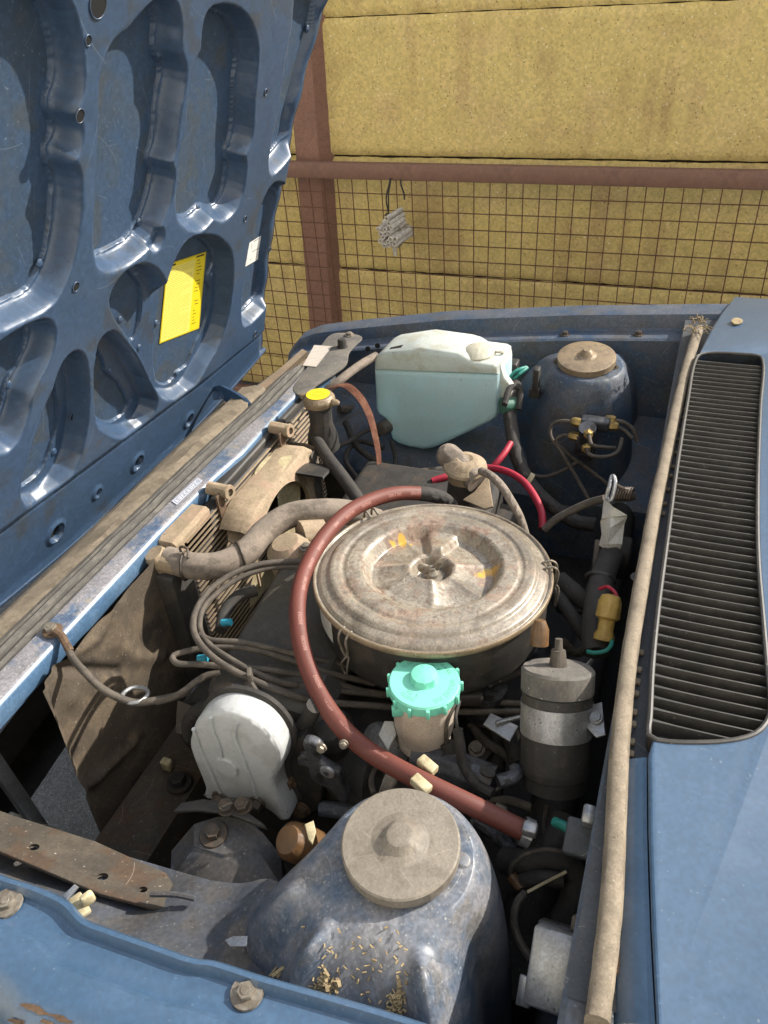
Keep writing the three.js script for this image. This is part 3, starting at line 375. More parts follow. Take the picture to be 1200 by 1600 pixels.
{ // bulkhead and cowl
  const secs = []; for (let i = 0; i <= 30; i++) { const z = lerp(-0.62, 0.64, i / 30); const b = 0.004 * Math.sin(z * 9); secs.push([[0.19, 0.806], [0.161, 0.806], [0.156, 0.80], [0.156, 0.77], [0.16, 0.765], [0.16 + b, 0.68], [0.158 - b, 0.6], [0.16, 0.45], [0.18, 0.3]].map(([x, y]) => V(x, y, z))); }
  part('bulkhead', loft(secs), M.bayDark, car, { crease: 30 });
  const chan = [[1112, 492], [1095, 530], [1075, 610], [1055, 720], [1036, 850], [1024, 960], [1016, 1060], [1010, 1150], [1009, 1250], [1013, 1400], [1022, 1600]].map(([x, y]) => A(x, y, 0.812));
  part('cowl_channel', loft(curve(chan).getPoints(50).map((p) => [V(0.159, 0.8075, p.z), V(p.x - 0.012, 0.8095, p.z), V(p.x - 0.008, 0.811, p.z), V(p.x + 0.02, 0.811, p.z)])), M.channel, car, { crease: 30, label: 'grey channel between rubber seal and cowl grille' });
  for (const [x, y] of [[998, 902], [976, 1136]]) part('plug', latheAt([[0, 0.003], [0.007, 0.0025], [0.0095, 0], [0, 0]], A(x, y, 0.811), V(0, 1, 0), 20), M.channel, car);
  part('plug', latheAt([[0, 0.003], [0.010, 0.002], [0.012, 0], [0, 0]], A(961, 1500, 0.811), V(0, 1, 0), 20), M.rust, car);
  // grille opening
  const GY = 0.832;
  const hole = curve([[1014, 1148], [1016, 1120], [1020, 1040], [1030, 940], [1042, 850], [1058, 730], [1074, 630], [1086, 566], [1094, 554], [1110, 551], [1150, 552], [1186, 556], [1192, 566], [1188, 640], [1184, 760], [1185, 870], [1192, 960], [1199, 1040], [1204, 1100], [1200, 1124], [1180, 1146], [1140, 1157], [1090, 1160], [1040, 1158], [1020, 1154]].map(([x, y]) => A(x, y, GY)), true);
  const hp = hole.getPoints(120).slice(0, 120);
  const edge = [[1128, 488], [1112, 512], [1096, 545], [1082, 580], [1066, 660], [1050, 760], [1034, 870], [1022, 980], [1014, 1080], [1010, 1150], [1013, 1180], [1014, 1300], [1019, 1450], [1027, 1600]].map(([x, y]) => A(x, y, GY));
  // skin between edge and far border, raised a little towards the grille's near end
  const inHole = (x, z) => { let c = false; for (let i = 0, j = hp.length - 1; i < hp.length; j = i++) if ((hp[i].z > z) !== (hp[j].z > z) && x < (hp[j].x - hp[i].x) * (z - hp[i].z) / (hp[j].z - hp[i].z) + hp[i].x) c = !c; return c; };
  const first = hp.reduce((b, p, i) => p.z < hp[b].z ? i : b, 0), nearI = hp.reduce((b, p, i) => p.z > hp[b].z ? i : b, 0);
  // the skin borders the grille on its far, right and near sides; its left side is the grille's own rim
  const farE = edge.slice(0, 3), nearE = edge.slice(10);
  const right = hole.getPoints(120).filter((p, i) => i < 120).slice(); const kA = right.reduce((b, p, i) => Math.hypot(p.x - A(1088, 562, GY).x, p.z - A(1088, 562, GY).z) < Math.hypot(right[b].x - A(1088, 562, GY).x, right[b].z - A(1088, 562, GY).z) ? i : b, 0), kB = right.reduce((b, p, i) => Math.hypot(p.x - A(1022, 1155, GY).x, p.z - A(1022, 1155, GY).z) < Math.hypot(right[b].x - A(1022, 1155, GY).x, right[b].z - A(1022, 1155, GY).z) ? i : b, 0);
  const outline = [V(0.24, GY, -0.72), ...farE, ...right.slice(kA, kB + 1), ...nearE, V(0.24, GY, 0.76), V(0.56, GY, 0.76), V(0.56, GY, -0.72)];
  part('cowl_panel', slab(outline, V(0, -1, 0), 0.024, 0.003), M.paint, car, { crease: 40, label: 'faded blue cowl panel round the black grille' });
  { const ed = curve(nearE).getPoints(40); part('cowl_edge', loft(ed.map((p) => [[-0.001, -0.0035], [-0.006, -0.006], [-0.016, -0.0125], [-0.024, -0.0205], [-0.026, -0.03]].map(([x, y]) => V(p.x + x, GY + y, p.z)))), M.paint, car, { crease: 0, label: 'blue edge of the cowl falling to the channel' }); }
  const gr = part('cowl_grille', [slab(hp.map((p) => p.clone().setY(0.806)), V(0, -1, 0), 0.004), tube(hp.map((p) => p.clone().setY(GY - 0.0005)), 0.0026, 200, 8, true), loft([hp.map((p) => p.clone().setY(GY)), hp.map((p) => p.clone().setY(0.805))], true)], M.grille, car, { label: 'long black plastic cowl grille of thin slats' });
  const zs = [-0.44, 0.35], nS = 55;
  for (let i = 0; i < nS; i++) {
    const z = lerp(zs[0], zs[1], (i + 0.3) / nS); let lo = 1, hi = -1; for (let x = 0.15; x < 0.36; x += 0.001) if (inHole(x, z)) { lo = Math.min(lo, x); hi = Math.max(hi, x); }
    if (hi - lo < 0.02) continue;
    const rows = []; for (let k = 0; k <= 14; k++) { const t = k / 14, x = lerp(lo - 0.001, hi + 0.001, t), fl = Math.exp(-t * 9), bend = 0.0006 * Math.sin(t * 3.14); rows.push([[-0.0012 - 0.002 * fl, -0.019], [-0.0012 - 0.0036 * fl, -0.003], [0.0002 - 0.0026 * fl, 0], [0.0016, 0], [0.0022, -0.0016], [0.0022, -0.019]].map(([dz, y]) => V(x, GY - 0.003 + y - 0.001 * fl, z + dz + bend))); }
    part('slat', loft(rows, true, true), M.grille, gr, { crease: 50 });
  }
}
function quad(name, q, mat, parent, o = {}) {                       // thin sheet on four corners: bottom-left, top-left, top-right, bottom-right in the print's sense
  const [a, b, c, d] = q, n = b.clone().sub(a).cross(d.clone().sub(a)).normalize().multiplyScalar(-0.0003);
  const g = new THREE.BufferGeometry(), P = [a, d, c, b], pos = []; for (const p of P) pos.push(p.x, p.y, p.z); for (const p of P) pos.push(p.x + n.x, p.y + n.y, p.z + n.z);
  g.setAttribute('position', new THREE.Float32BufferAttribute(pos, 3)); g.setAttribute('uv', new THREE.Float32BufferAttribute([0, 0, 1, 0, 1, 1, 0, 1, 0, 0, 1, 0, 1, 1, 0, 1], 2));
  g.setIndex([0, 1, 2, 0, 2, 3, 4, 6, 5, 4, 7, 6, 0, 4, 1, 1, 4, 5, 1, 5, 2, 2, 5, 6, 2, 6, 3, 3, 6, 7, 3, 7, 0, 0, 7, 4]); g.computeVertexNormals();
  return part(name, g, mat, parent, { uv: true, crease: 10, ...o });
}

// ---------- the bonnet, hinged at the front, standing open ----------
const HO = V(-0.725, 0.675, 0), HV = V(0.339, 0.9408, 0), HN = V(0.9408, -0.339, 0);
const hw = (u, v, h = 0) => HO.clone().addScaledVector(HV, v).addScaledVector(HN, h).setZ(u);
const hpix = (px, py, h = 0) => { const d = ray(px, py), t = (HO.clone().addScaledVector(HN, h).sub(CAM)).dot(HN) / d.dot(HN), p = CAM.clone().addScaledVector(d, t).sub(HO); return [p.z, p.dot(HV)]; };
const hat = (px, py, h = 0) => { const [u, v] = hpix(px, py, h); return hw(u, v, h); };
const bonnet = thing('car_bonnet', 'dark blue bonnet standing open at the front, its ribbed inside towards the engine', 'bonnet', HO.clone());
{
  const SK = -0.036, FL = -0.0305;
  const Z3 = (a) => a.map(([x, y]) => [x / 2.4, 400 + y / 2.4]), Z1 = (a) => a.map(([x, y]) => [x / 2, y / 2]);
  const polys = [
    [[-70, -30], [20, -22], [58, 6], [76, 60], [80, 125], [72, 150], [71, 172], [80, 196], [79, 212], [71, 226], [71, 250], [80, 274], [78, 350], [65, 410], [45, 447], [10, 466], [-60, 480], [-110, 300]],
    Z1([[270, 200], [262, 400], [256, 600], [255, 740], [272, 785], [312, 785], [380, 750], [420, 705], [450, 635], [470, 545], [458, 490], [474, 440], [485, 330], [500, 214], [482, 160], [478, 50], [462, 8], [420, 12], [370, 60], [330, 105], [300, 130]]),
    Z1([[592, 45], [582, 140], [556, 200], [541, 370], [522, 450], [512, 600], [520, 640], [556, 668], [588, 668], [622, 636], [662, 640], [692, 600], [707, 520], [702, 470], [722, 415], [727, 300], [736, 150], [704, 62], [655, 32], [612, 32]]),
    Z1([[872, 60], [850, 200], [830, 340], [806, 470], [812, 500], [846, 470], [876, 430], [905, 375], [905, 320], [934, 230], [962, 120], [976, 20], [985, -40], [884, -40]]),
    Z1([[794, 592], [812, 576], [838, 582], [850, 612], [832, 700], [816, 800], [800, 915], [735, 980], [726, 962], [736, 800], [762, 680]]),
    [[258, 412], [272, 386], [300, 371], [322, 383], [331, 398], [333, 412], [328, 424], [325, 438], [328, 452], [324, 492], [317, 514], [301, 546], [292, 570], [279, 580], [267, 596], [250, 599], [243, 587], [240, 546], [246, 483]],
    Z3([[366, 118], [385, 84], [420, 58], [470, 46], [506, 84], [530, 124], [530, 210], [514, 285], [500, 312], [470, 300], [425, 232], [385, 172]]),
    Z3([[340, 352], [358, 346], [384, 384], [396, 432], [432, 462], [470, 520], [480, 562], [455, 600], [408, 622], [356, 602], [326, 570], [312, 500], [314, 420], [324, 370]]),
    Z3([[165, 455], [194, 450], [210, 500], [214, 640], [190, 720], [158, 800], [100, 852], [60, 864], [42, 838], [60, 740], [96, 610], [132, 510]]),
    Z3([[-40, 300], [40, 256], [84, 244], [102, 266], [95, 330], [60, 404], [20, 490], [4, 566], [-40, 660], [-110, 640], [-110, 360]]),
  ].map((p) => p.map(([x, y]) => hpix(x, y, FL)));
  const boxes = polys.map((p) => [Math.min(...p.map((q) => q[0])) - 0.06, Math.max(...p.map((q) => q[0])) + 0.06, Math.min(...p.map((q) => q[1])) - 0.06, Math.max(...p.map((q) => q[1])) + 0.06]);
  const smoothP = polys.map((p) => curve(p.map(([u, v]) => V(u, v, 0)), true).getPoints(p.length * 4).slice(0, -1).map((q) => [q.x, q.y]));
  polys.push([[0.34, 0.1], [0.46, 0.1], [0.5, 0.4], [0.46, 0.74], [0.34, 0.7]]); boxes.push([0.28, 0.56, 0.04, 0.8]); smoothP.push(polys[10]);
  const sd = (p, x, y) => { let d = 1e9, ins = false; for (let i = 0, j = p.length - 1; i < p.length; j = i++) { const [ax, ay] = p[j], [bx, by] = p[i], ex = bx - ax, ey = by - ay, wx = x - ax, wy = y - ay, t = Math.max(0, Math.min(1, (wx * ex + wy * ey) / (ex * ex + ey * ey))), dx = wx - ex * t, dy = wy - ey * t; d = Math.min(d, dx * dx + dy * dy); if ((by > y) !== (ay > y) && x < (ax - bx) * (y - by) / (ay - by) + bx) ins = !ins; } return (ins ? -1 : 1) * Math.sqrt(d); };
  const recess = [[[155, 440], [165, 424], [190, 411], [214, 419], [231, 450], [233, 520], [240, 585], [246, 606], [234, 602], [198, 536], [164, 472]], [[131, 526], [141, 516], [152, 519], [218, 621], [206, 650], [176, 664], [146, 655], [131, 640]], [[74, 556], [88, 546], [100, 560], [104, 650], [86, 722], [42, 770], [13, 756], [26, 690], [56, 608]], [[249, 402], [266, 374], [302, 366], [326, 380], [336, 400], [334, 470], [322, 520], [300, 560], [276, 598], [248, 606], [233, 588], [228, 540], [233, 465]]].map((p) => curve(p.map(([x, y]) => hpix(x, y, FL)).map(([u, v]) => V(u, v, 0)), true).getPoints(p.length * 3).slice(0, -1).map((q) => [q.x, q.y]));
  const rbox = recess.map((p) => [Math.min(...p.map((q) => q[0])) - 0.03, Math.max(...p.map((q) => q[0])) + 0.03, Math.min(...p.map((q) => q[1])) - 0.03, Math.max(...p.map((q) => q[1])) + 0.03]);
  const v0 = (u) => -0.046 * Math.max(0, 1 - Math.pow((u + 0.1) / 0.5, 2)) - 0.004 * 0, vc = (u) => xs([[-0.6, 0.055], [-0.32, 0.0655], [0.02, 0.098], [0.26, 0.1218], [0.6, 0.10]], u);
  const uEdge = (v) => xs([[-0.05, -0.602], [0, -0.598], [0.1, -0.572], [0.26, -0.549], [0.42, -0.552], [0.52, -0.561], [0.6, -0.577], [0.66, -0.595], [0.72, -0.616], [1, -0.66]], v);
  const pits = [[87, 832, 0.0145], [152, 770, 0.006], [215, 723, 0.0125], [295, 656, 0.011], [135, 62, 0.0055], [122, 180, 0.0075], [116, 447, 0.0065], [123, 655, 0.0062], [381, 341, 0.0055], [413, 143, 0.0048], [397, 521, 0.0065], [434, 395, 0.005], [150, 5, 0.014]].map(([x, y, r]) => [...hpix(x, y, y > 600 ? -0.012 : -0.002), r]);
  const dimple = [...hpix(246, 375, 0), 0.02];
  const height = (u, v) => {
    let d = 0.3; for (let k = 0; k < polys.length; k++) { const b = boxes[k]; if (u < b[0] || u > b[1] || v < b[2] || v > b[3]) continue; d = Math.min(d, sd(smoothP[k], u, v)); }
    const wv = (n2(u * 40, v * 40, 21) - 0.5) * 0.005; d += wv * sstep(0.02, 0.0, Math.abs(d));
    let h, dr = d - 0.0045 - 0.8 * wv; for (let k = 0; k < recess.length; k++) { const b = rbox[k]; if (u < b[0] || u > b[1] || v < b[2] || v > b[3]) continue; dr = Math.min(dr, sd(recess[k], u, v)); }
    const flw = 0.0045 + 0.8 * wv;
    if (d < 0) h = lerp(FL, SK - 0.008, Math.min(1, -d / 0.0022)); else if (dr < 0) h = FL; else { const q = Math.min(1, Math.max(0, dr / 0.0125)); h = lerp(FL, 0, 0.75 * sm(q) + 0.25 * (1 - (1 - q) * (1 - q))); };
    const cr = vc(u), low = -0.013 + 0.003 * sstep(v0(u) + 0.02, v0(u), v);
    const k = sstep(cr, cr + 0.028, v); h = lerp(Math.max(low, Math.min(h, low)), h, k); if (v < cr) h = low - 0.002 * sstep(cr - 0.004, cr, v);
    const e = u - uEdge(v); const wob = 0.0016 * Math.sin(v * 70) * sstep(0.03, 0.0, e); h = lerp(-0.02, h, sstep(0.004, 0.03, e)) + wob;
    h += (n2(u * 9, v * 9, 31) - 0.5) * 0.002 * (d > 0.02 ? 1 : 0);
    for (const [a, b, r] of pits.slice(0, 4)) { const q = Math.hypot(u - a, v - b); if (q < r + 0.012) { h += 0.004 * sstep(r + 0.012, r + 0.002, q); if (q < r + 0.001) h -= 0.03 * sstep(r + 0.001, r - 0.0008, q); } }
    { const q = Math.hypot(u - dimple[0], (v - dimple[1])); h -= 0.011 * sstep(dimple[2], dimple[2] * 0.6, q); }
    return h;
  };
  const u1 = 0.6, v1 = 0.86, nu = 520, nv = 390, secs = [];
  for (let j = 0; j <= nv; j++) { const t = j / nv, row = []; for (let i = 0; i <= nu; i++) { const s = i / nu, vv0 = lerp(v0(lerp(-0.6, u1, s)), v1, t), ue = uEdge(vv0), u = s < 0.72 ? lerp(ue, 0.32, s / 0.72) : lerp(0.32, u1, (s - 0.72) / 0.28); row.push(hw(u, vv0, height(u, vv0))); } secs.push(row); }
  const frame = part('inner_frame', loft(secs), M.bonnet, bonnet, { crease: 0, label: 'stamped inner frame with ribs and openings' });
  for (const [k, [a, b, r]] of pits.entries()) { const hh = k < 4 ? height(a + r + 0.004, b) - 0.009 : height(a, b) + 0.0008, g = new THREE.CircleGeometry(r * 0.99, 24); g.applyQuaternion(new THREE.Quaternion().setFromUnitVectors(V(0, 0, 1), HN)); part('hole', mv(g, hw(a, b, hh)), M.hole, frame, { crease: 0 }); if (k > 3) part('hole_lip', mv(new THREE.TorusGeometry(r, 0.0008, 6, 24).applyQuaternion(new THREE.Quaternion().setFromUnitVectors(V(0, 0, 1), HN)), hw(a, b, hh)), M.bonnet, frame, { crease: 0 }); }  // flat black discs stand in for the unlit depth of each hole
  const skin = []; for (let j = 0; j <= 24; j++) { const v = lerp(-0.045, v1 + 0.006, j / 24), row = []; for (let i = 0; i <= 40; i++) { const u = lerp(uEdge(v) - 0.004, u1 + 0.004, i / 40); row.push(hw(u, Math.max(v, v0(u) - 0.003), SK)); } skin.push(row); }
  const back = skin.map((r, j) => r.map((p) => p.clone().addScaledVector(HN, -0.0016)));
  part('outer_skin', [loft(skin), loft(back)], M.bonnetSkin, bonnet, { crease: 0, label: 'scuffed inside of the outer skin' });
  // folded hem round the far edge and the foot
  const hem = []; for (let i = 0; i <= 70; i++) { const v = lerp(0, v1, i / 70); hem.push(hw(uEdge(v) - 0.002, v, -0.025 + 0.0016 * Math.sin(v * 70))); }
  part('hem', tube(hem, 0.0055, 200, 8), M.dustPanel, bonnet, { label: 'dusty folded hem along the far edge' });
  const foot = []; for (let i = 0; i <= 40; i++) { const u = lerp(-0.6, u1, i / 40); foot.push(hw(u, v0(u), -0.014)); }
  part('hem', tube(foot, 0.006, 120, 8), M.bonnet, bonnet);
  // dabs of mastic between frame and skin
  for (const [x, y] of [[81, 155], [81, 245], [140, 144], [135, 230], [248, 50], [249, 84], [269, 190], [236, 247], [217, 347], [138, 387], [295, 41], [287, 78], [267, 326], [309, 325], [357, 227], [186, 35], [212, 428], [158, 440], [187, 500], [217, 543], [78, 566], [134, 532], [172, 579], [205, 626], [146, 660], [330, 430], [260, 406], [276, 584], [244, 505], [14, 602], [41, 667], [84, 706], [402, 292], [413, 378], [480, 45], [459, 147], [62, 412]]) { const p = hat(x, y, FL); const g = new THREE.SphereGeometry(0.0058, 12, 8); g.scale(1, 1.15, 0.55); g.applyQuaternion(new THREE.Quaternion().setFromUnitVectors(V(0, 0, 1), HN)); part('weld_dab', mv(g, p), M.bonnet, frame); }
  // stickers
  const yl = canvasTex(300, 560, (g, w, h) => {
    g.fillStyle = '#e6cf1e'; g.fillRect(0, 0, w, h); g.fillStyle = '#efdf6a'; g.fillRect(8, 30, w - 90, h - 40); g.strokeStyle = '#a8921c'; g.lineWidth = 4; g.strokeRect(4, 4, w - 8, h - 8);
    g.fillStyle = '#2b2610'; g.fillRect(10, 12, 54, 12); g.fillRect(w - 78, 10, 64, 12);
    g.fillStyle = '#7c6d1c'; for (let r = 0; r < 40; r++) { let x = 14; const y = 40 + r * 12.6, end = (hash(r, 3, 4) > 0.75 ? 0.6 : 0.97) * (w - 92); while (x < end) { const l = 3 + hash(r, x | 0, 9) * 11; g.fillRect(x, y, l, 2.4); x += l + 3.5; } }
    g.fillStyle = '#4d430f'; for (let r = 0; r < 20; r++) if (hash(r, 1, 7) > 0.3) g.fillRect(w - 70 + hash(r, 5, 7) * 14, 42 + r * 24, 10 + hash(r, 2, 7) * 30, 5);
  });
  quad('caution_sticker', [[249, 537], [261, 413], [322, 393], [311, 513]].map(([x, y]) => hat(x, y, SK + 0.0012)), printMat(yl, 0.45), bonnet, { label: 'yellow sticker of small printed lines' });
  const wl = canvasTex(200, 260, (g, w, h) => { g.fillStyle = '#d9d7d0'; g.fillRect(0, 0, w, h); g.fillStyle = '#4a4a4c'; g.fillRect(12, 16, 60, 6); g.fillRect(12, 150, 44, 6); g.fillRect(136, 14, 54, 9); g.fillRect(126, 128, 62, 6); g.fillRect(120, 30, 3, 60); g.fillRect(120, 200, 4, 24); g.fillStyle = '#9b9a96'; for (let r = 0; r < 7; r++) g.fillRect(16, 170 + r * 11, 40 + hash(r, 1, 3) * 50, 2); });
  quad('paper_sticker', [[369, 425], [371, 391], [408, 368], [405, 404]].map(([x, y]) => hat(x, y, SK + 0.0012)), printMat(wl, 0.7), bonnet, { label: 'white paper sticker near the far edge' });
  // hinge arm at the far foot
  part('hinge_arm', loft([[[338, 606, 0.70], [341, 624, 0.70]], [[352, 603, 0.715], [356, 622, 0.70]], [[372, 613, 0.72], [366, 632, 0.70]], [[386, 622, 0.72], [378, 645, 0.70]], [[394, 632, 0.715], [388, 650, 0.70]]].map((r) => { const [a, b] = r.map(([x, y, h]) => A(x, y, h)); return [a, b, b.clone().add(V(-0.012, -0.004, 0)), a.clone().add(V(-0.012, 0, 0))]; }), true, true), M.deepBlue, bonnet, { label: 'dark blue hinge arm at the far foot' });
}

// ---------- engine, radiator, fan ----------
{
  const en = thing('engine', 'black and grey engine with a pale grey belt cover, sitting across the bay', 'engine', V(-0.2, 0.35, 0.1));
  part('block', [box(0.30, 0.36, 0.62, 0.02, V(-0.20, 0.44, 0.06))], M.castIron, en);
  part('gearbox', [cylAt(V(-0.2, 0.42, -0.24), V(-0.2, 0.42, -0.4), 0.13, 0.10, 28)], M.castIron, en);
  const rc = [[-0.352, 0.60], [-0.345, 0.66], [-0.335, 0.705], [-0.325, 0.716], [-0.31, 0.72], [-0.23, 0.722], [-0.19, 0.718], [-0.172, 0.70], [-0.165, 0.62]];
  part('rocker_cover', loft([0.095, 0.1, 0.108, 0.118, 0.25, 0.335, 0.345, 0.352].map((z, i) => { const e = [0.9, 0.95, 0.985, 1, 1, 1, 0.98, 0.93][i]; return rc.map(([x, y]) => V(-0.25 + (x + 0.25) * e + (z - 0.1) * 0.06, 0.60 + (y - 0.60) * e, z)); }), false, true), M.rocker, en, { crease: 30, label: 'black rocker cover beside the air cleaner' });
  // head and inlet clutter under the air cleaner
  part('cylinder_head', box(0.26, 0.07, 0.62, 0.015, V(-0.22, 0.625, 0.05)), M.castIron, en);
  part('inlet_manifold', [cylAt(V(-0.17, 0.64, 0.2), V(0.02, 0.60, 0.2), 0.022), cylAt(V(-0.17, 0.64, 0.1), V(0.02, 0.60, 0.1), 0.022), cylAt(V(-0.17, 0.64, 0.0), V(0.02, 0.60, 0.0), 0.022), box(0.1, 0.1, 0.12, 0.01, V(-0.05, 0.63, 0.13))], M.castIron, en);
  // belt cover
  const tz = 0.418, T = (x, y) => AZ(x, y, tz);
  const outl = curve([[297, 1150], [306, 1128], [324, 1116], [346, 1113], [374, 1119], [402, 1133], [424, 1155], [437, 1182], [436, 1204], [428, 1222], [430, 1240], [440, 1262], [450, 1284], [438, 1284], [424, 1272], [410, 1263], [396, 1256], [372, 1254], [344, 1250], [330, 1247], [318, 1246], [319, 1234], [312, 1214], [302, 1190], [295, 1168]].map(([x, y]) => T(x, y)), true).getPoints(110).slice(0, -1);
  const tc = part('timing_cover', slab(outl, V(0, 0, -1), 0.034, 0.007), M.timing, en, { crease: 35, label: 'pale grey belt cover with three thin ribs' });
  for (const r of [[[303, 1138], [314, 1170], [330, 1205], [345, 1238]], [[330, 1120], [333, 1140], [341, 1160], [347, 1182]], [[371, 1128], [367, 1148], [378, 1178], [402, 1244]]]) part('rib', tube(r.map(([x, y]) => T(x, y).add(V(0, 0, 0.0006))), 0.0026, 24, 8), M.timing, tc);
  { const c = T(355, 1197); const b = new THREE.CylinderGeometry(0.0145, 0.016, 0.005, 30); b.rotateX(Math.PI / 2); part('boss', mv(b, c.clone().add(V(0, 0, 0.001))), M.timing, tc); }
  for (const [x, y] of [[345, 1244], [403, 1252]]) part('bolt', [hexBolt(T(x, y).add(V(0, 0, 0.002)), V(0, 0, 1), 0.0085, 0.009, 1.3)], M.darkBolt, tc);
  part('gasket', tube(outl.map((p) => p.clone().add(V(0, 0, -0.034))), 0.005, 160, 6, true), M.blackRubber, en);
  // backing plate to the right of the cover, rubber rim behind it
  part('backing_plate', slab([[438, 1182], [452, 1160], [474, 1152], [492, 1176], [505, 1220], [500, 1262], [462, 1290], [450, 1284], [432, 1242], [430, 1222], [437, 1204]].map(([x, y]) => AZ(x, y, 0.385)), V(0, 0, -1), 0.02, 0.002), M.castIron, en);
  for (const [x, y] of [[448, 1219], [470, 1262]]) part('bolt', hexBolt(AZ(x, y, 0.386), V(0, 0, 1), 0.011, 0.007, 1.25), M.rust, en);
  part('rubber_rim', tube([[297, 1150], [296, 1128], [312, 1110], [345, 1102], [385, 1108], [420, 1128], [446, 1150], [470, 1140], [492, 1102]].map(([x, y]) => AZ(x, y, 0.362)), 0.010, 50, 10), M.blackRubber, en);
  // oil filler bracket with worn lip above the cover
  { const c = A(352, 1094, 0.728); part('lifting_bracket', [latheAt([[0.018, -0.028], [0.022, 0], [0.018, 0.002], [0.015, -0.004], [0.013, -0.02]], c, V(-0.1, 1, 0.25), 28)], M.rust, en); part('stub', cylAt(c.clone().add(V(0.004, -0.02, 0)), A(372, 1078, 0.745), 0.011, 0.010, 18), M.black, en); }
  // thermostat housing and hose stub at the far end of the head
  { const c = A(452, 862, 0.715); part('thermostat_stub', cylAt(A(530, 786, 0.735), A(552, 792, 0.73), 0.006, 0.006, 10), M.dustPlastic, en); part('thermostat_housing', [latheAt([[0, 0.022], [0.02, 0.02], [0.032, 0.008], [0.034, 0], [0.034, -0.05]], c, V(-0.15, 1, 0.1), 32), cylAt(A(470, 838, 0.72), A(505, 830, 0.715), 0.024, 0.022, 24)], M.dustPlastic, en, { crease: 30, label: 'dusty thermostat housing beside the hose' }); part('bolt', hexBolt(A(478, 856, 0.735), V(0, 1, 0), 0.006, 0.005), M.bolt, en); }
  // gearbox mount in front of the near tower
  const mt = (l, y) => l.map(([px, py]) => A(px, py, y));
  const m1 = mt([[302, 1288], [340, 1276], [386, 1278], [410, 1300], [404, 1330], [350, 1340], [300, 1326]], 0.632), m2 = mt([[264, 1326], [328, 1296], [406, 1300], [440, 1332], [446, 1390], [350, 1402], [262, 1376]], 0.618), m3 = m2.map((p) => V(p.x * 1.02, 0.42, p.z + 0.01));
  part('mount_bracket', loft([m1.map((p) => V(lerp(p.x, -0.245, 0.98), 0.634, lerp(p.z, 0.478, 0.98))), m1.map((p) => V(lerp(p.x, -0.245, 0.08), 0.634, lerp(p.z, 0.478, 0.08))), m1.map((p) => V(p.x, 0.631, p.z)), m2.map((p) => V(lerp(p.x, -0.245, 0.03), 0.613, lerp(p.z, 0.478, 0.03))), m2.map((p) => p.clone().setY(0.606)), m3], true), M.shelf, en, { crease: 32, label: 'dark mount bracket with one large bolt' });
  part('bolt', hexBolt(A(334, 1304, 0.636), V(0.05, 1, 0.1), 0.009, 0.009, 1.8), M.darkBolt, en);
  part('mount_lip', slab([[272, 1272], [285, 1258], [320, 1252], [372, 1262], [412, 1290], [418, 1298], [400, 1292], [360, 1276], [310, 1270]].map(([x, y]) => A(x, y, 0.648)), V(0, 1, 0), 0.006, 0.002), M.black, en);
  for (const [x, y] of [[355, 1262], [380, 1260]]) part('bolt', hexBolt(A(x, y, 0.654), V(0, 1, 0.2), 0.009, 0.008, 1.25), M.darkBolt, en);
}
{ // distributor
  const t = thing('distributor', 'black distributor with pitted alloy clamp between belt cover and red hose', 'distributor', A(520, 1180, 0.62));
  const c = A(512, 1136, 0.69);
  part('cap', latheAt([[0, 0.012], [0.024, 0.010], [0.029, 0.003], [0.031, -0.004], [0.031, -0.012], [0.028, -0.014], [0.028, -0.05]], c, V(0.05, 1, 0.1), 36), M.black, t);
  part('body', cylAt(A(545, 1205, 0.62), A(592, 1218, 0.63), 0.036, 0.036, 30), M.blackRubber, t); part('shaft_housing', cylAt(A(520, 1190, 0.63), A(546, 1205, 0.62), 0.03, 0.034, 30), M.castIron, t);
  part('clamp_plate', slab(smoothLoop([[473, 1160], [488, 1162], [500, 1172], [498, 1190], [512, 1200], [528, 1210], [534, 1226], [542, 1248], [540, 1256], [528, 1250], [518, 1236], [500, 1228], [486, 1218], [480, 1200], [466, 1196], [464, 1186], [476, 1184]].map(([x, y]) => AZ(x, y, 0.405)), 60), V(0, 0, -1), 0.012, 0.003), M.alloy, t);
  part('screw', hexBolt(AZ(503, 1168, 0.407), V(0, 0.3, 1), 0.0045, 0.004, 1.3), M.bolt, t); part('screw', hexBolt(AZ(537, 1162, 0.40), V(0.3, 0.4, 1), 0.004, 0.004, 1.3), M.bolt, t);
  part('washer', latheAt([[0.004, 0.002], [0.0085, 0.001], [0.009, -0.002], [0.004, -0.002]], AZ(511, 1207, 0.408), V(0, 0, 1), 24), M.silver, t);
  part('pipe', tube([[500, 1262], [530, 1266], [560, 1268]].map(([x, y]) => A(x, y, 0.58)), 0.010, 14, 12), M.bayDark, t);
  part('band', tube([[594, 1192], [584, 1205], [580, 1222], [584, 1240]].map(([x, y]) => A(x, y, 0.652)), 0.0035, 16, 8), M.greyCable, t);
}
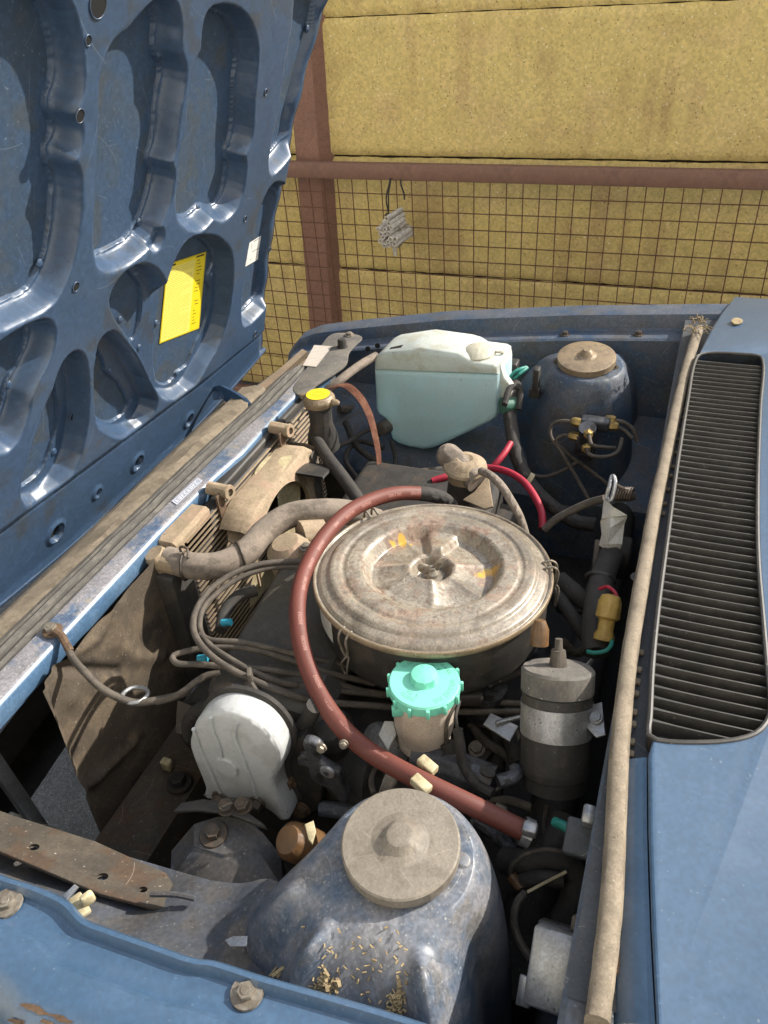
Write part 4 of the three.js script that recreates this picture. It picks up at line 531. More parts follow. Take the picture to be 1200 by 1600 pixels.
{ // radiator
  const t = thing('radiator', 'dusty radiator behind the cross beam with filler neck and yellow topped cap', 'radiator', V(-0.48, 0.36, -0.13));
  part('top_tank', loft([0.145, 0.14, 0.13, 0.048, 0.04].map((z, i) => { const e = [0.5, 0.9, 1, 1, 0.7][i]; return [[-0.525, 0.69], [-0.525, 0.732], [-0.52, 0.738], [-0.494, 0.738], [-0.488, 0.732], [-0.488, 0.69]].map(([x, y]) => V(-0.506 + (x + 0.506) * e, 0.715 + (y - 0.715) * e, z)); }), true, true), M.dustPlastic, t, { crease: 30 });
  part('side_tank', box(0.03, 0.03, 0.4, 0.006, V(-0.512, 0.72, -0.20)), M.black, t);
  part('core', box(0.022, 0.38, 0.52, 0.002, V(-0.499, 0.535, -0.135)), M.black, t);
  for (let i = 0; i < 36; i++) part('tube_row', box(0.0035, 0.0022, 0.51, 0.0006, V(-0.4865, 0.722 - i * 0.0098, -0.135)), M.dustPlastic, t, { crease: 60 });
  part('side_channel', box(0.075, 0.38, 0.05, 0.006, V(-0.51, 0.52, 0.163)), M.black, t);
  // outlet corner with hose stub
  part('outlet', [latheAt([[0, 0.012], [0.014, 0.012], [0.017, 0.006], [0.017, -0.03]], A(247, 872, 0.726), V(-0.3, 1, 0.2), 24), cylAt(A(252, 876, 0.722), A(292, 884, 0.722), 0.017, 0.017, 24)], M.dustPlastic, t);
  // upright brackets on the beam's rear face
  for (const [x, y] of [[352, 768], [447, 672]]) { const p = A(x, y, 0.742); part('bracket', [cylAt(p.clone().add(V(-0.03, 0.002, 0)), p.clone().add(V(0.006, 0, 0)), 0.011, 0.011, 20), latheAt([[0.006, 0.004], [0.0115, 0.004], [0.0125, 0], [0.006, -0.002]], p.clone().add(V(0.006, 0, 0)), V(1, 0.1, 0.2), 20)], M.dustPlastic, t); part('bracket_plate', [box(0.004, 0.05, 0.02, 0.001, p.clone().add(V(-0.004, -0.022, 0.012))), box(0.016, 0.004, 0.02, 0.001, p.clone().add(V(-0.002, -0.046, 0.012)))], M.rust, t); }
  // filler neck and cap
  const c = A(498, 624, 0.772);
  part('filler_neck', [latheAt([[0.026, 0], [0.026, -0.012], [0.021, -0.016], [0.021, -0.05], [0.028, -0.075], [0.03, -0.10]], c, V(0.02, 1, 0), 32), cylAt(c.clone().add(V(0.0, -0.06, 0.01)), A(512, 672, 0.70), 0.022, 0.016, 22)], M.black, t);
  const cap = part('filler_cap', [latheAt([[0, 0.010], [0.021, 0.010], [0.026, 0.008], [0.029, 0.004], [0.030, -0.004], [0.028, -0.008], [0, -0.008]], c, V(0, 1, 0), 40), sph(c.clone().add(V(0.032, 0, 0.004)), 0.009, 1.2, 0.7, 0.8), sph(c.clone().add(V(-0.032, 0, -0.004)), 0.008, 1.0, 0.7, 0.8)], M.capMetal, t);
  const lt = canvasTex(256, 256, (g, w, h) => { g.fillStyle = '#d9be20'; g.fillRect(0, 0, w, h); g.strokeStyle = '#7d6a12'; g.lineWidth = 4; for (const [y, k] of [[70, 3], [100, 5], [150, 6], [180, 4]]) for (let i = 0; i < k; i++) { const x = 128 + (i - k / 2) * 28; g.beginPath(); g.moveTo(x, y + 14); g.lineTo(x + 10, y - 8); g.lineTo(x + 20, y + 12); g.stroke(); } });
  const lab = new THREE.CircleGeometry(0.0215, 40); lab.rotateX(-Math.PI / 2); part('cap_label', mv(lab, c.clone().add(V(0, 0.0108, 0))), printMat(lt, 0.5), cap, { uv: true, crease: 0, label: 'yellow round label' });
}
{ // fan cowl with its fan
  const t = thing('fan_cowl', 'dusty plastic fan cowl with a faded beige label, behind the radiator', 'fan shroud', V(-0.44, 0.4, -0.13));
  const fy = 0.606, fz = -0.06, topY = (z) => 0.719 - 0.035 * Math.pow(Math.max(0, -0.165 - z) / 0.05, 2) - 0.02 * Math.pow(Math.max(0, z + 0.01) / 0.05, 2), arch = (z) => Math.abs(z - fz) < 0.099 ? fy + Math.sqrt(0.1 * 0.1 - (z - fz) * (z - fz)) : 0.58;
  const cw = []; for (let i = 0; i <= 80; i++) { const z = lerp(0.045, -0.215, i / 80), y = topY(z), e = Math.min(y - 0.007, arch(z)), b = 0.0015 * Math.sin(z * 60); cw.push([[-0.484, y - 0.012], [-0.48, y - 0.002], [-0.472, y], [-0.44, y + b], [-0.431, y - 0.002], [-0.427, y - 0.007], [-0.425, e + 0.004], [-0.4235, e], [-0.427, e - 0.0015], [-0.432, e + 0.002]].map(([x, q]) => V(x, q, z))); }
  part('top_cover', loft(cw), M.dustPlastic, t, { crease: 40, label: 'dusty arched cover over the fan' });
  part('pocket', slab([[352, 812], [372, 796], [402, 806], [398, 828], [376, 846], [356, 838]].map(([x, y]) => A(x, y, 0.69)), V(0.3, 1, 0.2), 0.004, 0.0015), M.dustPlastic, t);
  part('faded_label', slab(smoothLoop([[420, 714], [450, 708], [456, 712], [436, 742], [428, 746], [402, 744], [398, 740]].map(([x, y]) => A(x, y, 0.7175)), 40), V(0, 1, 0), 0.0008), M.cream, t, { label: 'faded beige label' });
  const cx = V(-0.45, 0.535, -0.09);
  part('end_wall', loft([0.70, 0.62, 0.5, 0.4].map((y) => [[-0.484, 0], [-0.45, -0.004], [-0.425, 0.004], [-0.423, 0.03]].map(([x, z]) => V(x, y, -0.214 + z)))), M.dustGrey, t);
  part('guard', loft(Array.from({ length: 25 }, (_, i) => { const a = (-10 + 100 * i / 24) * DEG, r = 0.115, k = (rr2, x) => V(x, 0.585 + rr2 * Math.sin(a), -0.125 - rr2 * Math.cos(a)); return [k(r, -0.43), k(r, -0.375), k(r - 0.004, -0.373), k(r - 0.004, -0.43)]; })), M.black, t);
  const fan = part('fan', [cylAt(V(-0.462, cx.y, cx.z), V(-0.42, cx.y, cx.z), 0.04, 0.035, 28)], M.black, t, { label: 'pale bladed cooling fan' });
  for (let b = 0; b < 4; b++) { const a = (105 + b * 90) * DEG, sec = []; for (let i = 0; i <= 8; i++) { const r = lerp(0.03, 0.14, i / 8), w = lerp(0.022, 0.034, i / 8), tw = 0.3 - 0.15 * i / 8, d = V(0, Math.sin(a), Math.cos(a)), s = V(0, Math.cos(a), -Math.sin(a)); const o = V(-0.447, cx.y, cx.z).addScaledVector(d, r); sec.push([-1, -0.5, 0, 0.5, 1].map((q) => o.clone().addScaledVector(s, q * w).add(V(q * w * tw + 0.004 * q * q, 0, 0)))); } part('blade', loft([...sec]), M.cream, fan, { crease: 0 }); }
}

{ // carburettor, linkage and odd brackets below the air cleaner
  const t = thing('carburettor', 'grimy carburettor and throttle linkage in the dark below the air cleaner', 'carburettor', V(-0.06, 0.62, 0.15));
  part('body', [box(0.10, 0.07, 0.09, 0.012, V(-0.07, 0.665, 0.15)), cylAt(V(-0.07, 0.66, 0.15), V(-0.07, 0.71, 0.15), 0.045, 0.05, 28)], M.alloy, t, { crease: 35 });
  part('float_bowl', cylAt(V(0.0, 0.63, 0.22), V(0.0, 0.68, 0.22), 0.026, 0.028, 24), M.alloy, t);
  part('lever', slab([V(0.02, 0.69, 0.27), V(0.055, 0.70, 0.28), V(0.05, 0.69, 0.30), V(0.015, 0.68, 0.285)], V(0, 1, 0.2), 0.004, 0.001), M.silver, t);
  part('rod', tube([V(0.03, 0.695, 0.285), V(0.08, 0.69, 0.24), V(0.12, 0.70, 0.16)], 0.003, 20, 8), M.silver, t);
  part('vacuum_pot', latheAt([[0, 0.014], [0.018, 0.012], [0.026, 0.004], [0.026, -0.004], [0.018, -0.012], [0, -0.014]], V(0.045, 0.67, 0.13), V(1, 0.3, 0.2), 28), M.alloy, t);
}
{ // pipes and brackets seen in the shade of the bay
  const t = thing('pipe_cluster', 'dark tangle of pipes and brackets between the master cylinder and the coil', 'pipes', V(0.05, 0.5, 0.33));
  const pt = (l) => l.map(([x, y, h]) => A(x, y, h));
  for (const [l, r, m] of [[[[735, 1130, 0.62], [760, 1160, 0.61], [790, 1180, 0.60], [815, 1215, 0.58]], 0.006, M.greyCable], [[[752, 1100, 0.63], [790, 1140, 0.62], [806, 1190, 0.60]], 0.009, M.blackRubber], [[[740, 1280, 0.60], [770, 1300, 0.60], [800, 1330, 0.59]], 0.009, M.alloy], [[[690, 1270, 0.60], [740, 1262, 0.60], [790, 1250, 0.62], [830, 1262, 0.62]], 0.005, M.greyCable], [[[770, 1120, 0.60], [776, 1180, 0.58], [770, 1250, 0.56]], 0.012, M.castIron], [[[800, 870, 0.60], [850, 900, 0.58], [880, 950, 0.58]], 0.012, M.blackRubber], [[[878, 1000, 0.62], [900, 1020, 0.61], [925, 1010, 0.61]], 0.006, M.greyCable]]) part('pipe', tube(pt(l), r, 30, 10), m, t);
  for (const [x, y, h] of [[745, 1170, 0.60], [770, 1225, 0.60], [705, 1245, 0.63], [780, 1270, 0.61], [800, 1150, 0.60]]) part('bolt', hexBolt(A(x, y, h), V(rr(-0.3, 0.3), 1, rr(-0.3, 0.5)), 0.008, 0.008, 1.4), M.bolt, t);
  part('bracket', slab([[738, 1140], [762, 1136], [772, 1172], [756, 1190], [742, 1176]].map(([x, y]) => A(x, y, 0.6)), V(0, 1, 0.2), 0.006, 0.001), M.castIron, t);
  part('bracket', slab([[690, 1282], [716, 1276], [724, 1300], [700, 1312]].map(([x, y]) => A(x, y, 0.6)), V(0.2, 1, 0), 0.006, 0.001), M.rustyPlate, t);
}
{
  const t = thing('alternator', 'dark alternator with a finned end low between the belt cover and the radiator', 'alternator', V(-0.37, 0.52, 0.26));
  part('housing', latheAt([[0, 0.05], [0.03, 0.05], [0.05, 0.044], [0.056, 0.03], [0.056, -0.03], [0.05, -0.05], [0, -0.05]], V(-0.385, 0.53, 0.26), V(0.1, 0.3, 1), 36), M.castIron, t);
  for (let i = 0; i < 10; i++) { const a = i / 10 * 6.283; part('fin', box(0.004, 0.02, 0.05, 0.001).rotateZ(a).translate(-0.385 + 0.05 * Math.sin(-a), 0.53 + 0.05 * Math.cos(a), 0.26), M.alloy, t); }
  part('bracket', slab([V(-0.42, 0.59, 0.30), V(-0.34, 0.60, 0.31), V(-0.33, 0.58, 0.34), V(-0.40, 0.57, 0.34)], V(0, 1, 0.3), 0.006, 0.001), M.rustyPlate, t);
}
{
  const t = thing('starter_pipework', 'dark hoses and a bracket low between the washer bottle and the fan', 'pipes', V(-0.28, 0.5, -0.25));
  const pt = (l) => l.map(([x, y, h]) => A(x, y, h));
  for (const [l, r, m] of [[[[540, 660, 0.62], [560, 700, 0.60], [610, 730, 0.58], [670, 745, 0.58]], 0.007, M.blackRubber], [[[530, 640, 0.60], [560, 640, 0.58], [590, 660, 0.56]], 0.009, M.greyCable], [[[600, 760, 0.62], [640, 742, 0.63], [690, 735, 0.62]], 0.008, M.rustyPlate]]) part('hose', tube(pt(l), r, 30, 10), m, t);
  part('bracket', slab([[640, 745], [700, 735], [712, 765], [660, 775]].map(([x, y]) => A(x, y, 0.64)), V(0, 1, 0.1), 0.006, 0.001), M.castIron, t);
  part('bolt', hexBolt(A(660, 752, 0.648), V(0, 1, 0), 0.009, 0.008, 1.4), M.bolt, t); part('bolt', hexBolt(A(692, 762, 0.648), V(0, 1, 0), 0.007, 0.008, 1.4), M.bolt, t);
}

// ---------- things in the bay ----------
{ // air cleaner
  const c = V(-0.088, 0.80, 0.150), R = 0.15, n = V(0, 1, -0.05).normalize(), q = new THREE.Quaternion().setFromUnitVectors(V(0, 1, 0), n);
  const t = thing('air_cleaner', 'large round air cleaner with a dusty rust-spotted lid in the middle of the bay', 'air filter', c.clone().add(V(0, -0.09, 0)));
  const na = 200, nr = 110, rows = [];
  const prof = (s) => { const k = [[0, -0.024], [0.11, -0.024], [0.135, -0.022], [0.165, -0.009], [0.195, -0.007], [0.27, -0.011], [0.46, -0.0175], [0.515, -0.017], [0.575, -0.002], [0.605, 0.0005], [0.66, 0.001], [0.715, 0.0006], [0.735, -0.001], [0.755, -0.001], [0.775, 0.0008], [0.83, 0.001], [0.86, -0.0005], [0.875, -0.004], [0.89, -0.0045], [0.945, -0.0075], [0.962, -0.0115], [0.97, -0.0118], [0.978, -0.0095], [0.99, -0.0088], [1.0, -0.011], [1.002, -0.016]]; return xs(k, s); };
  for (let j = 0; j <= nr; j++) { const s = j < 100 ? j / 100 * 0.96 : 0.96 + (j - 100) / 10 * 0.042, row = []; for (let i = 0; i < na; i++) {
    const a = i / na * 2 * Math.PI; let h = prof(s);
    const wR = sstep(0.17, 0.22, s) * sstep(0.56, 0.48, s);
    for (let k = 0; k < 7; k++) { let d = Math.abs(((a - (k * 51.4 + 20) * DEG) % (2 * Math.PI) + 3 * Math.PI) % (2 * Math.PI) - Math.PI) * s; h += wR * 0.0017 * Math.exp(-Math.pow(d / 0.03, 2)); }
    // two of the seven fields stand almost level with the flat
    const lift = Math.max(0, Math.exp(-Math.pow((((a - 100 * DEG) % (2 * Math.PI) + 3 * Math.PI) % (2 * Math.PI) - Math.PI) / 0.75, 6)), Math.exp(-Math.pow((((a - 262 * DEG) % (2 * Math.PI) + 3 * Math.PI) % (2 * Math.PI) - Math.PI) / 0.3, 6)));
    h += lift * 0.010 * sstep(0.15, 0.24, s) * sstep(0.60, 0.5, s);
    h += (n2(s * 20 * Math.cos(a), s * 20 * Math.sin(a), 12) - 0.5) * 0.0008;
    row.push(V(s * R * Math.cos(a), h, s * R * Math.sin(a)).applyQuaternion(q).add(c)); } rows.push(row); }
  const lt = canvasTex(1024, 1024, (g, w, h) => {
    const id = g.createImageData(w, h), d = id.data;
    for (let j = 0; j < h; j++) for (let i = 0; i < w; i++) {
      const u = i / w, v = j / h, s = Math.hypot(u - 0.5, v - 0.5) * 2, p = (j * w + i) * 4, b = fbm(u, v, 6, 5, 301), m = fbm(u, v, 24, 4, 302), f = fbm(u, v, 180, 2, 303);
      let col = [138, 129, 115]; const mixc = (c2, k) => { col = col.map((x, q2) => lerp(x, c2[q2], k)); };
      mixc([118, 110, 98], sstep(0.45, 0.62, b) * 0.8); mixc([148, 138, 122], sstep(0.55, 0.7, m) * 0.6);
      const rustZone = 0.3 + 0.7 * Math.exp(-Math.pow((s - 0.52) / 0.22, 2)); mixc([139, 96, 74], sstep(0.53, 0.66, fbm(u, v, 14, 5, 304)) * 0.35 * rustZone); mixc([86, 58, 42], sstep(0.60, 0.66, fbm(u, v, 44, 3, 305)) * 0.35 * rustZone);
      mixc([96, 88, 76], sstep(0.60, 0.7, fbm(u, v, 9, 5, 306)) * 0.4);
      const k = 1 + (f - 0.5) * 0.34; d[p] = col[0] * k; d[p + 1] = col[1] * k; d[p + 2] = col[2] * k; d[p + 3] = 255;
    }
    g.putImageData(id, 0, 0);
    const XY = (px, py) => { const D = ray(px, py), tt = (c.clone().sub(CAM)).dot(n) / D.dot(n), P = CAM.clone().addScaledVector(D, tt).sub(c).applyQuaternion(q.clone().invert()); return [(P.x / R / 2 + 0.5) * w, (P.z / R / 2 + 0.5) * h]; };
    // yellow paint spots
    for (const [px, py, r] of [[766, 878, 38], [752, 884, 24], [628, 832, 30], [612, 838, 16], [642, 836, 12], [525, 858, 9]]) { const [x, y] = XY(px, py); for (let k = 0; k < 9; k++) { const a = rnd() * 6.28, e = rnd() * r * 0.7; g.fillStyle = `rgba(${190 + rnd() * 20 | 0},${146 + rnd() * 20 | 0},${44 + rnd() * 20 | 0},0.35)`; g.beginPath(); g.arc(x + e * Math.cos(a), y + e * Math.sin(a), r * (0.25 + 0.4 * rnd()), 0, 7); g.fill(); } }
    // dirt, fine twigs and scratches
    for (let k = 0; k < 1500; k++) { const a = rnd() * 6.28, s = Math.sqrt(rnd()) * 0.49; g.fillStyle = rnd() < 0.5 ? 'rgba(40,32,24,0.75)' : 'rgba(188,170,140,0.6)'; g.beginPath(); g.arc((0.5 + s * Math.cos(a)) * w, (0.5 + s * Math.sin(a)) * h, 0.6 + rnd() * 1.3, 0, 7); g.fill(); }
    for (let k = 0; k < 300; k++) { const a = rnd() * 6.28, s = Math.sqrt(rnd()) * 0.48, x = (0.5 + s * Math.cos(a)) * w, y = (0.5 + s * Math.sin(a)) * h, b = rnd() * 6.28, l = 4 + rnd() * 13; g.strokeStyle = rnd() < 0.6 ? 'rgba(46,36,26,0.8)' : 'rgba(196,178,148,0.6)'; g.lineWidth = 0.8 + rnd(); g.beginPath(); g.moveTo(x, y); g.quadraticCurveTo(x + l * 0.6 * Math.cos(b + 0.6), y + l * 0.6 * Math.sin(b + 0.6), x + l * Math.cos(b), y + l * Math.sin(b)); g.stroke(); }
    // faint chalk marks near the far edge
    g.save(); g.translate(...XY(688, 792)); g.rotate(0.05); g.fillStyle = 'rgba(215,208,192,0.75)'; g.font = '34px sans-serif'; g.fillText('17', -14, 10); g.fillText('C', 62, 10); g.fillText('2', 112, 12); g.restore();
    g.save(); g.translate(...XY(820, 880)); g.rotate(-1.2); g.strokeStyle = 'rgba(205,196,178,0.7)'; g.lineWidth = 2; g.strokeRect(-6, -10, 12, 20); g.restore();
  });
  const lg = clean(loft(rows, true)); { const p = lg.attributes.position, uv = lg.attributes.uv, w = V(), qi = q.clone().invert(); for (let i = 0; i < p.count; i++) { w.fromBufferAttribute(p, i).sub(c).applyQuaternion(qi); uv.setXY(i, w.x / R / 2 + 0.5, 0.5 - w.z / R / 2); } }
  const lm = printMat(lt, 0.38, { metalness: 0.1, clearcoat: 0.4, clearcoatRoughness: 0.3 });
  const lid = part('lid', lg, lm, t, { uv: true, crease: 0, label: 'dusty pressed lid with recessed centre' });
  part('rolled_edge', latheAt([[R * 0.985, -0.0105], [R * 0.993, -0.0085], [R * 1.003, -0.010], [R * 1.006, -0.0135], [R * 1.002, -0.017], [R * 0.985, -0.018]], c, n, 140), M.capMetal, lid, { crease: 0 });
  part('housing', latheAt([[R * 0.975, -0.016], [R * 0.97, -0.03], [R * 0.968, -0.075], [R * 0.94, -0.086], [R * 0.6, -0.092], [0, -0.092]], c, n, 96), M.black, t, { crease: 30 });
  // wing nut on its stud
  const wc = c.clone().addScaledVector(n, -0.02);
  const wn = part('wing_nut', [latheAt([[0, 0.014], [0.0045, 0.014], [0.005, 0.01], [0.009, 0.006], [0.010, 0]], wc, n, 18), latheAt([[0.004, 0.002], [0.015, 0.0015], [0.016, 0], [0.004, 0]], wc, n, 26)], M.bolt, t);
  for (const s of [-1, 1]) part('wing', sph(V(0, 0, 0), 0.009, 0.75, 1.25, 0.28).rotateZ(s * -0.75).rotateY(0.7).translate(wc.x + s * 0.0075, wc.y + 0.016, wc.z - s * 0.0065), M.bolt, wn);
  // wire clips round the edge and the paper label on the side
  const clipAt = (px, py) => { const m = A(px, py, 0.79), d = m.clone().sub(c).setY(0).normalize(), s = V(-d.z, 0, d.x), o = c.clone().addScaledVector(d, R), P = (r, y, e) => o.clone().addScaledVector(d, r).addScaledVector(s, e).add(V(0, y - 0.012, 0)); part('wire_clip', [tube([P(-0.012, 0.004, -0.006), P(0, 0.007, -0.006), P(0.006, 0, -0.006), P(0.005, -0.02, -0.005), P(0.004, -0.032, 0)], 0.0017, 24, 6), tube([P(-0.012, 0.004, 0.006), P(0, 0.007, 0.006), P(0.006, 0, 0.006), P(0.005, -0.02, 0.005), P(0.004, -0.032, 0)], 0.0017, 24, 6), tube([P(0.004, -0.028, -0.004), P(0.010, -0.034, 0.0), P(0.006, -0.055, 0.008), P(0.006, -0.062, 0.002), P(0.008, -0.045, -0.004)], 0.0012, 24, 6, true)], M.bolt, t); };
  clipAt(545, 988); clipAt(866, 886); clipAt(572, 796);
  { const pts = []; for (let i = 0; i <= 10; i++) { const a = lerp(148, 128, i / 10) * DEG, r = R * 0.9735; pts.push([-0.02, -0.058].map((y) => V(r * Math.cos(a), y, r * Math.sin(a)).applyQuaternion(q).add(c))); } part('paper_label', loft(pts), M.whitePlastic, t, { label: 'torn white label on the housing side' }); }
}
{ // red brake-servo hose
  const P = [[658, 771, 0.775], [622, 771, 0.788], [585, 780, 0.795], [545, 800, 0.80], [512, 832, 0.80], [488, 868, 0.798], [472, 905, 0.792], [465, 945, 0.785], [467, 985, 0.775], [475, 1025, 0.765], [492, 1070, 0.752], [514, 1110, 0.742], [542, 1145, 0.735], [578, 1175, 0.73], [620, 1200, 0.73], [668, 1225, 0.73], [720, 1250, 0.725], [775, 1277, 0.715], [826, 1302, 0.705]].map(([x, y, h]) => A(x, y, h));
  const t = thing('red_hose', 'long red-brown rubber hose with white lettering curving round the air cleaner', 'hose', A(560, 1160, 0.73));
  const g = new THREE.TubeGeometry(curve(P), 240, 0.0106, 18);
  const face = (i) => { let b = 0, best = -9; for (let k = 0; k <= 18; k++) { const n = V().fromBufferAttribute(g.attributes.normal, i * 19 + k), p = V().fromBufferAttribute(g.attributes.position, i * 19 + k), q = n.dot(CAM.clone().sub(p).normalize()) + 0.35 * n.x; if (q > best) { best = q; b = k; } } return b / 18; };
  const tex = canvasTex(2048, 256, (g, w, h) => { const id = g.createImageData(w, h), d = id.data; for (let j = 0; j < h; j++) for (let i = 0; i < w; i++) { const p = (j * w + i) * 4, b = fbm(i / w, j / h, 8, 5, 401), f = fbm(i / w * 6, j / h, 120, 2, 402), k = (0.86 + 0.24 * b) * (1 + (f - 0.5) * 0.25); d[p] = 100 * k; d[p + 1] = 51 * k; d[p + 2] = 41 * k; d[p + 3] = 255; } g.putImageData(id, 0, 0); g.fillStyle = 'rgba(196,166,154,0.45)'; g.font = 'bold 25px sans-serif'; let x = 20; for (const s of ['LD/HBZ', 'SAE J1403', '\u25AA', 'ENGINE', 'VACUUM', '0403', '\u25AA', 'ENGINE', 'LD/HBZ', 'SAE J1403', '\u25AA', 'ENGINE', 'VACUUM', '\u25AA', 'ENGINE', 'LD/HBZ', 'SAE J1403', '\u25AA', 'ENGINE']) { const y = h * (1 - face(Math.round(x / w * 240))); g.save(); g.translate(x, y + 8); g.scale(0.55, 1); g.fillText(s, 0, 0); g.restore(); x += g.measureText(s).width * 0.55 + 44; } });
  part('hose', g, printMat(tex, 0.62), t, { uv: true, crease: 0 });
  part('dark_end', [tube([A(705, 790, 0.735), A(690, 778, 0.76), A(672, 773, 0.772), A(656, 771, 0.776)], 0.0108, 24, 14)], M.blackRubber, t);
  part('hose_clip', [cylAt(A(815, 1297, 0.707), A(830, 1304, 0.704), 0.0145, 0.0145, 20, true), box(0.014, 0.012, 0.012, 0.002, A(828, 1296, 0.72))], M.silver, t);
  for (const [x, y, h] of [[658, 1226, 0.742], [668, 1196, 0.735]]) { const p = A(x, y, h); part('white_clip', box(0.022, 0.010, 0.012, 0.002).rotateY(-0.42).rotateZ(-0.12).translate(p.x, p.y, p.z), M.cream, t, { label: 'small cream clip' }); }
}
{ // brake fluid reservoir with green cap
  const c = A(663, 1068, 0.775), t = thing('fluid_reservoir', 'round translucent fluid pot with a green screw cap in front of the air cleaner', 'fluid reservoir', c.clone().add(V(0, -0.1, 0)));
  const cup = grime({ seed: 60, a: 0xcdbfae, b: 0xbfae9f, mix: 0.8, c: 0xd6c9b4, cMix: 0.5, dark: 14, rough: 0.4, tile: 0.12 }); cup.transmission = 0.22; cup.thickness = 0;
  part('cup', latheAt([[0.034, -0.004], [0.0345, -0.045], [0.034, -0.062], [0.031, -0.078], [0.0295, -0.082], [0.031, -0.085], [0.03, -0.094], [0.024, -0.10], [0, -0.10]], c, V(0.03, 1, -0.05), 48), cup, t);
  part('fluid', latheAt([[0, -0.06], [0.031, -0.06], [0.031, -0.074], [0.027, -0.094], [0, -0.096]], c, V(0.03, 1, -0.05), 36), plain(0xb59a86, 0.3), t);
  const gt = grime({ seed: 61, a: 0x6fc3aa, b: 0x7acab3, mix: 0.7, speck: 60, speckA: 0.2, grain: 0.06, rough: 0.42, tile: 0.1 });
  const bm = canvasTex(512, 512, (g, w, h) => { g.fillStyle = '#404040'; g.fillRect(0, 0, w, h); g.fillStyle = '#ffffff'; const arc = (s, r, a0, a1, f, out) => { g.font = f; for (let i = 0; i < s.length; i++) { const a = lerp(a0, a1, (i + 0.5) / s.length) * DEG; g.save(); g.translate(w / 2 + r * Math.cos(a), h / 2 + r * Math.sin(a)); g.rotate(a + (out ? Math.PI / 2 : -Math.PI / 2)); g.fillText(s[i], -8, 8); g.restore(); } }; arc('CLEAN BEFORE OPENING', 205, 200, 320, 'bold 34px sans-serif', true); arc('WARNING', 200, 335, 410, 'bold 52px sans-serif', true); arc('CLEAN', 205, 128, 95, 'bold 46px sans-serif', false); arc('DOT 3', 160, 125, 90, 'bold 40px sans-serif', false); arc('FLUID', 160, 245, 300, 'bold 38px sans-serif', true); }, false);
  const topMat = gt.clone(); topMat.map = null; topMat.color = new THREE.Color(0x74c6ae); topMat.bumpMap = bm; topMat.bumpScale = 0.0012;
  const cap = part('cap', latheAt([[0.0375, 0.0045], [0.0395, 0.0025], [0.040, -0.004], [0.0395, -0.0085], [0.038, -0.010], [0.034, -0.010]], c, V(0.02, 1, -0.03), 60), gt, t, { label: 'green screw cap with raised lettering' });
  const disc = new THREE.CircleGeometry(0.0378, 64); disc.rotateX(-Math.PI / 2); disc.applyQuaternion(new THREE.Quaternion().setFromUnitVectors(V(0, 1, 0), V(0.02, 1, -0.03).normalize())); part('cap_top', mv(disc, c.clone().add(V(0, 0.0045, 0))), topMat, cap, { uv: true, crease: 0 });
  part('knob', latheAt([[0, 0.013], [0.0125, 0.013], [0.0142, 0.0122], [0.0148, 0.009], [0.0165, 0.004]], c.clone().add(V(-0.001, 0, -0.003)), V(0.02, 1, -0.03), 40), gt, cap);
  for (let i = 0; i < 13; i++) { const a = i / 13 * 6.283 + 0.2, d = V(Math.cos(a), 0, Math.sin(a)); part('grip', box(0.0045, 0.013, 0.004, 0.001).rotateY(-a).translate(c.x + d.x * 0.0405, c.y - 0.0035, c.z + d.z * 0.0405), gt, cap); }
  part('drip_tab', box(0.022, 0.016, 0.004, 0.001).rotateY(0.4).translate(c.x - 0.016, c.y - 0.015, c.z + 0.031), gt, cap);
  // level switch leads on its side
  for (const [pts, r, m] of [[[[712, 1098, 0.755], [700, 1125, 0.745], [697, 1150, 0.72], [698, 1165, 0.70]], 0.0022, M.greyCable], [[[718, 1095, 0.755], [712, 1120, 0.75], [716, 1142, 0.735]], 0.002, M.blackRubber], [[[698, 1160, 0.705], [708, 1185, 0.69], [722, 1210, 0.68]], 0.0085, M.blackRubber], [[[715, 1140, 0.735], [720, 1170, 0.715], [724, 1195, 0.70], [745, 1225, 0.69], [770, 1240, 0.69]], 0.006, M.blackRubber]]) part('lead', tube(pts.map(([x, y, h]) => A(x, y, h)), r, 24, 10), m, t);
}
{ // master cylinder below it
  const t = thing('master_cylinder', 'dark alloy master cylinder under the green capped pot, behind the red hose', 'brake cylinder', A(690, 1200, 0.66));
  part('body', [cylAt(A(650, 1178, 0.68), A(772, 1223, 0.68), 0.021, 0.019, 28)], M.alloy, t, { crease: 40 });
  part('end_cap', [latheAt([[0, 0.026], [0.018, 0.024], [0.021, 0.018], [0.021, -0.02]], A(606, 1160, 0.675), V(-0.55, 0.55, 0.4), 28)], M.silver, t);
  part('bracket', slab([[592, 1150], [602, 1131], [616, 1132], [620, 1150], [606, 1172]].map(([x, y]) => A(x, y, 0.70)), V(0, 1, 0.2), 0.004, 0.001), M.whitePlastic, t);
  part('plate', slab(smoothLoop([[752, 1200], [764, 1199], [774, 1207], [772, 1215], [760, 1215], [750, 1208]].map(([x, y]) => A(x, y, 0.705)), 30), V(0, 1, 0.1), 0.004, 0.001), M.castIron, t);
  part('pipe', tube([[778, 1222, 0.70], [806, 1212, 0.70], [806, 1200, 0.70]].map(([x, y, h]) => A(x, y, h)), 0.008, 20, 12), M.alloy, t);
}
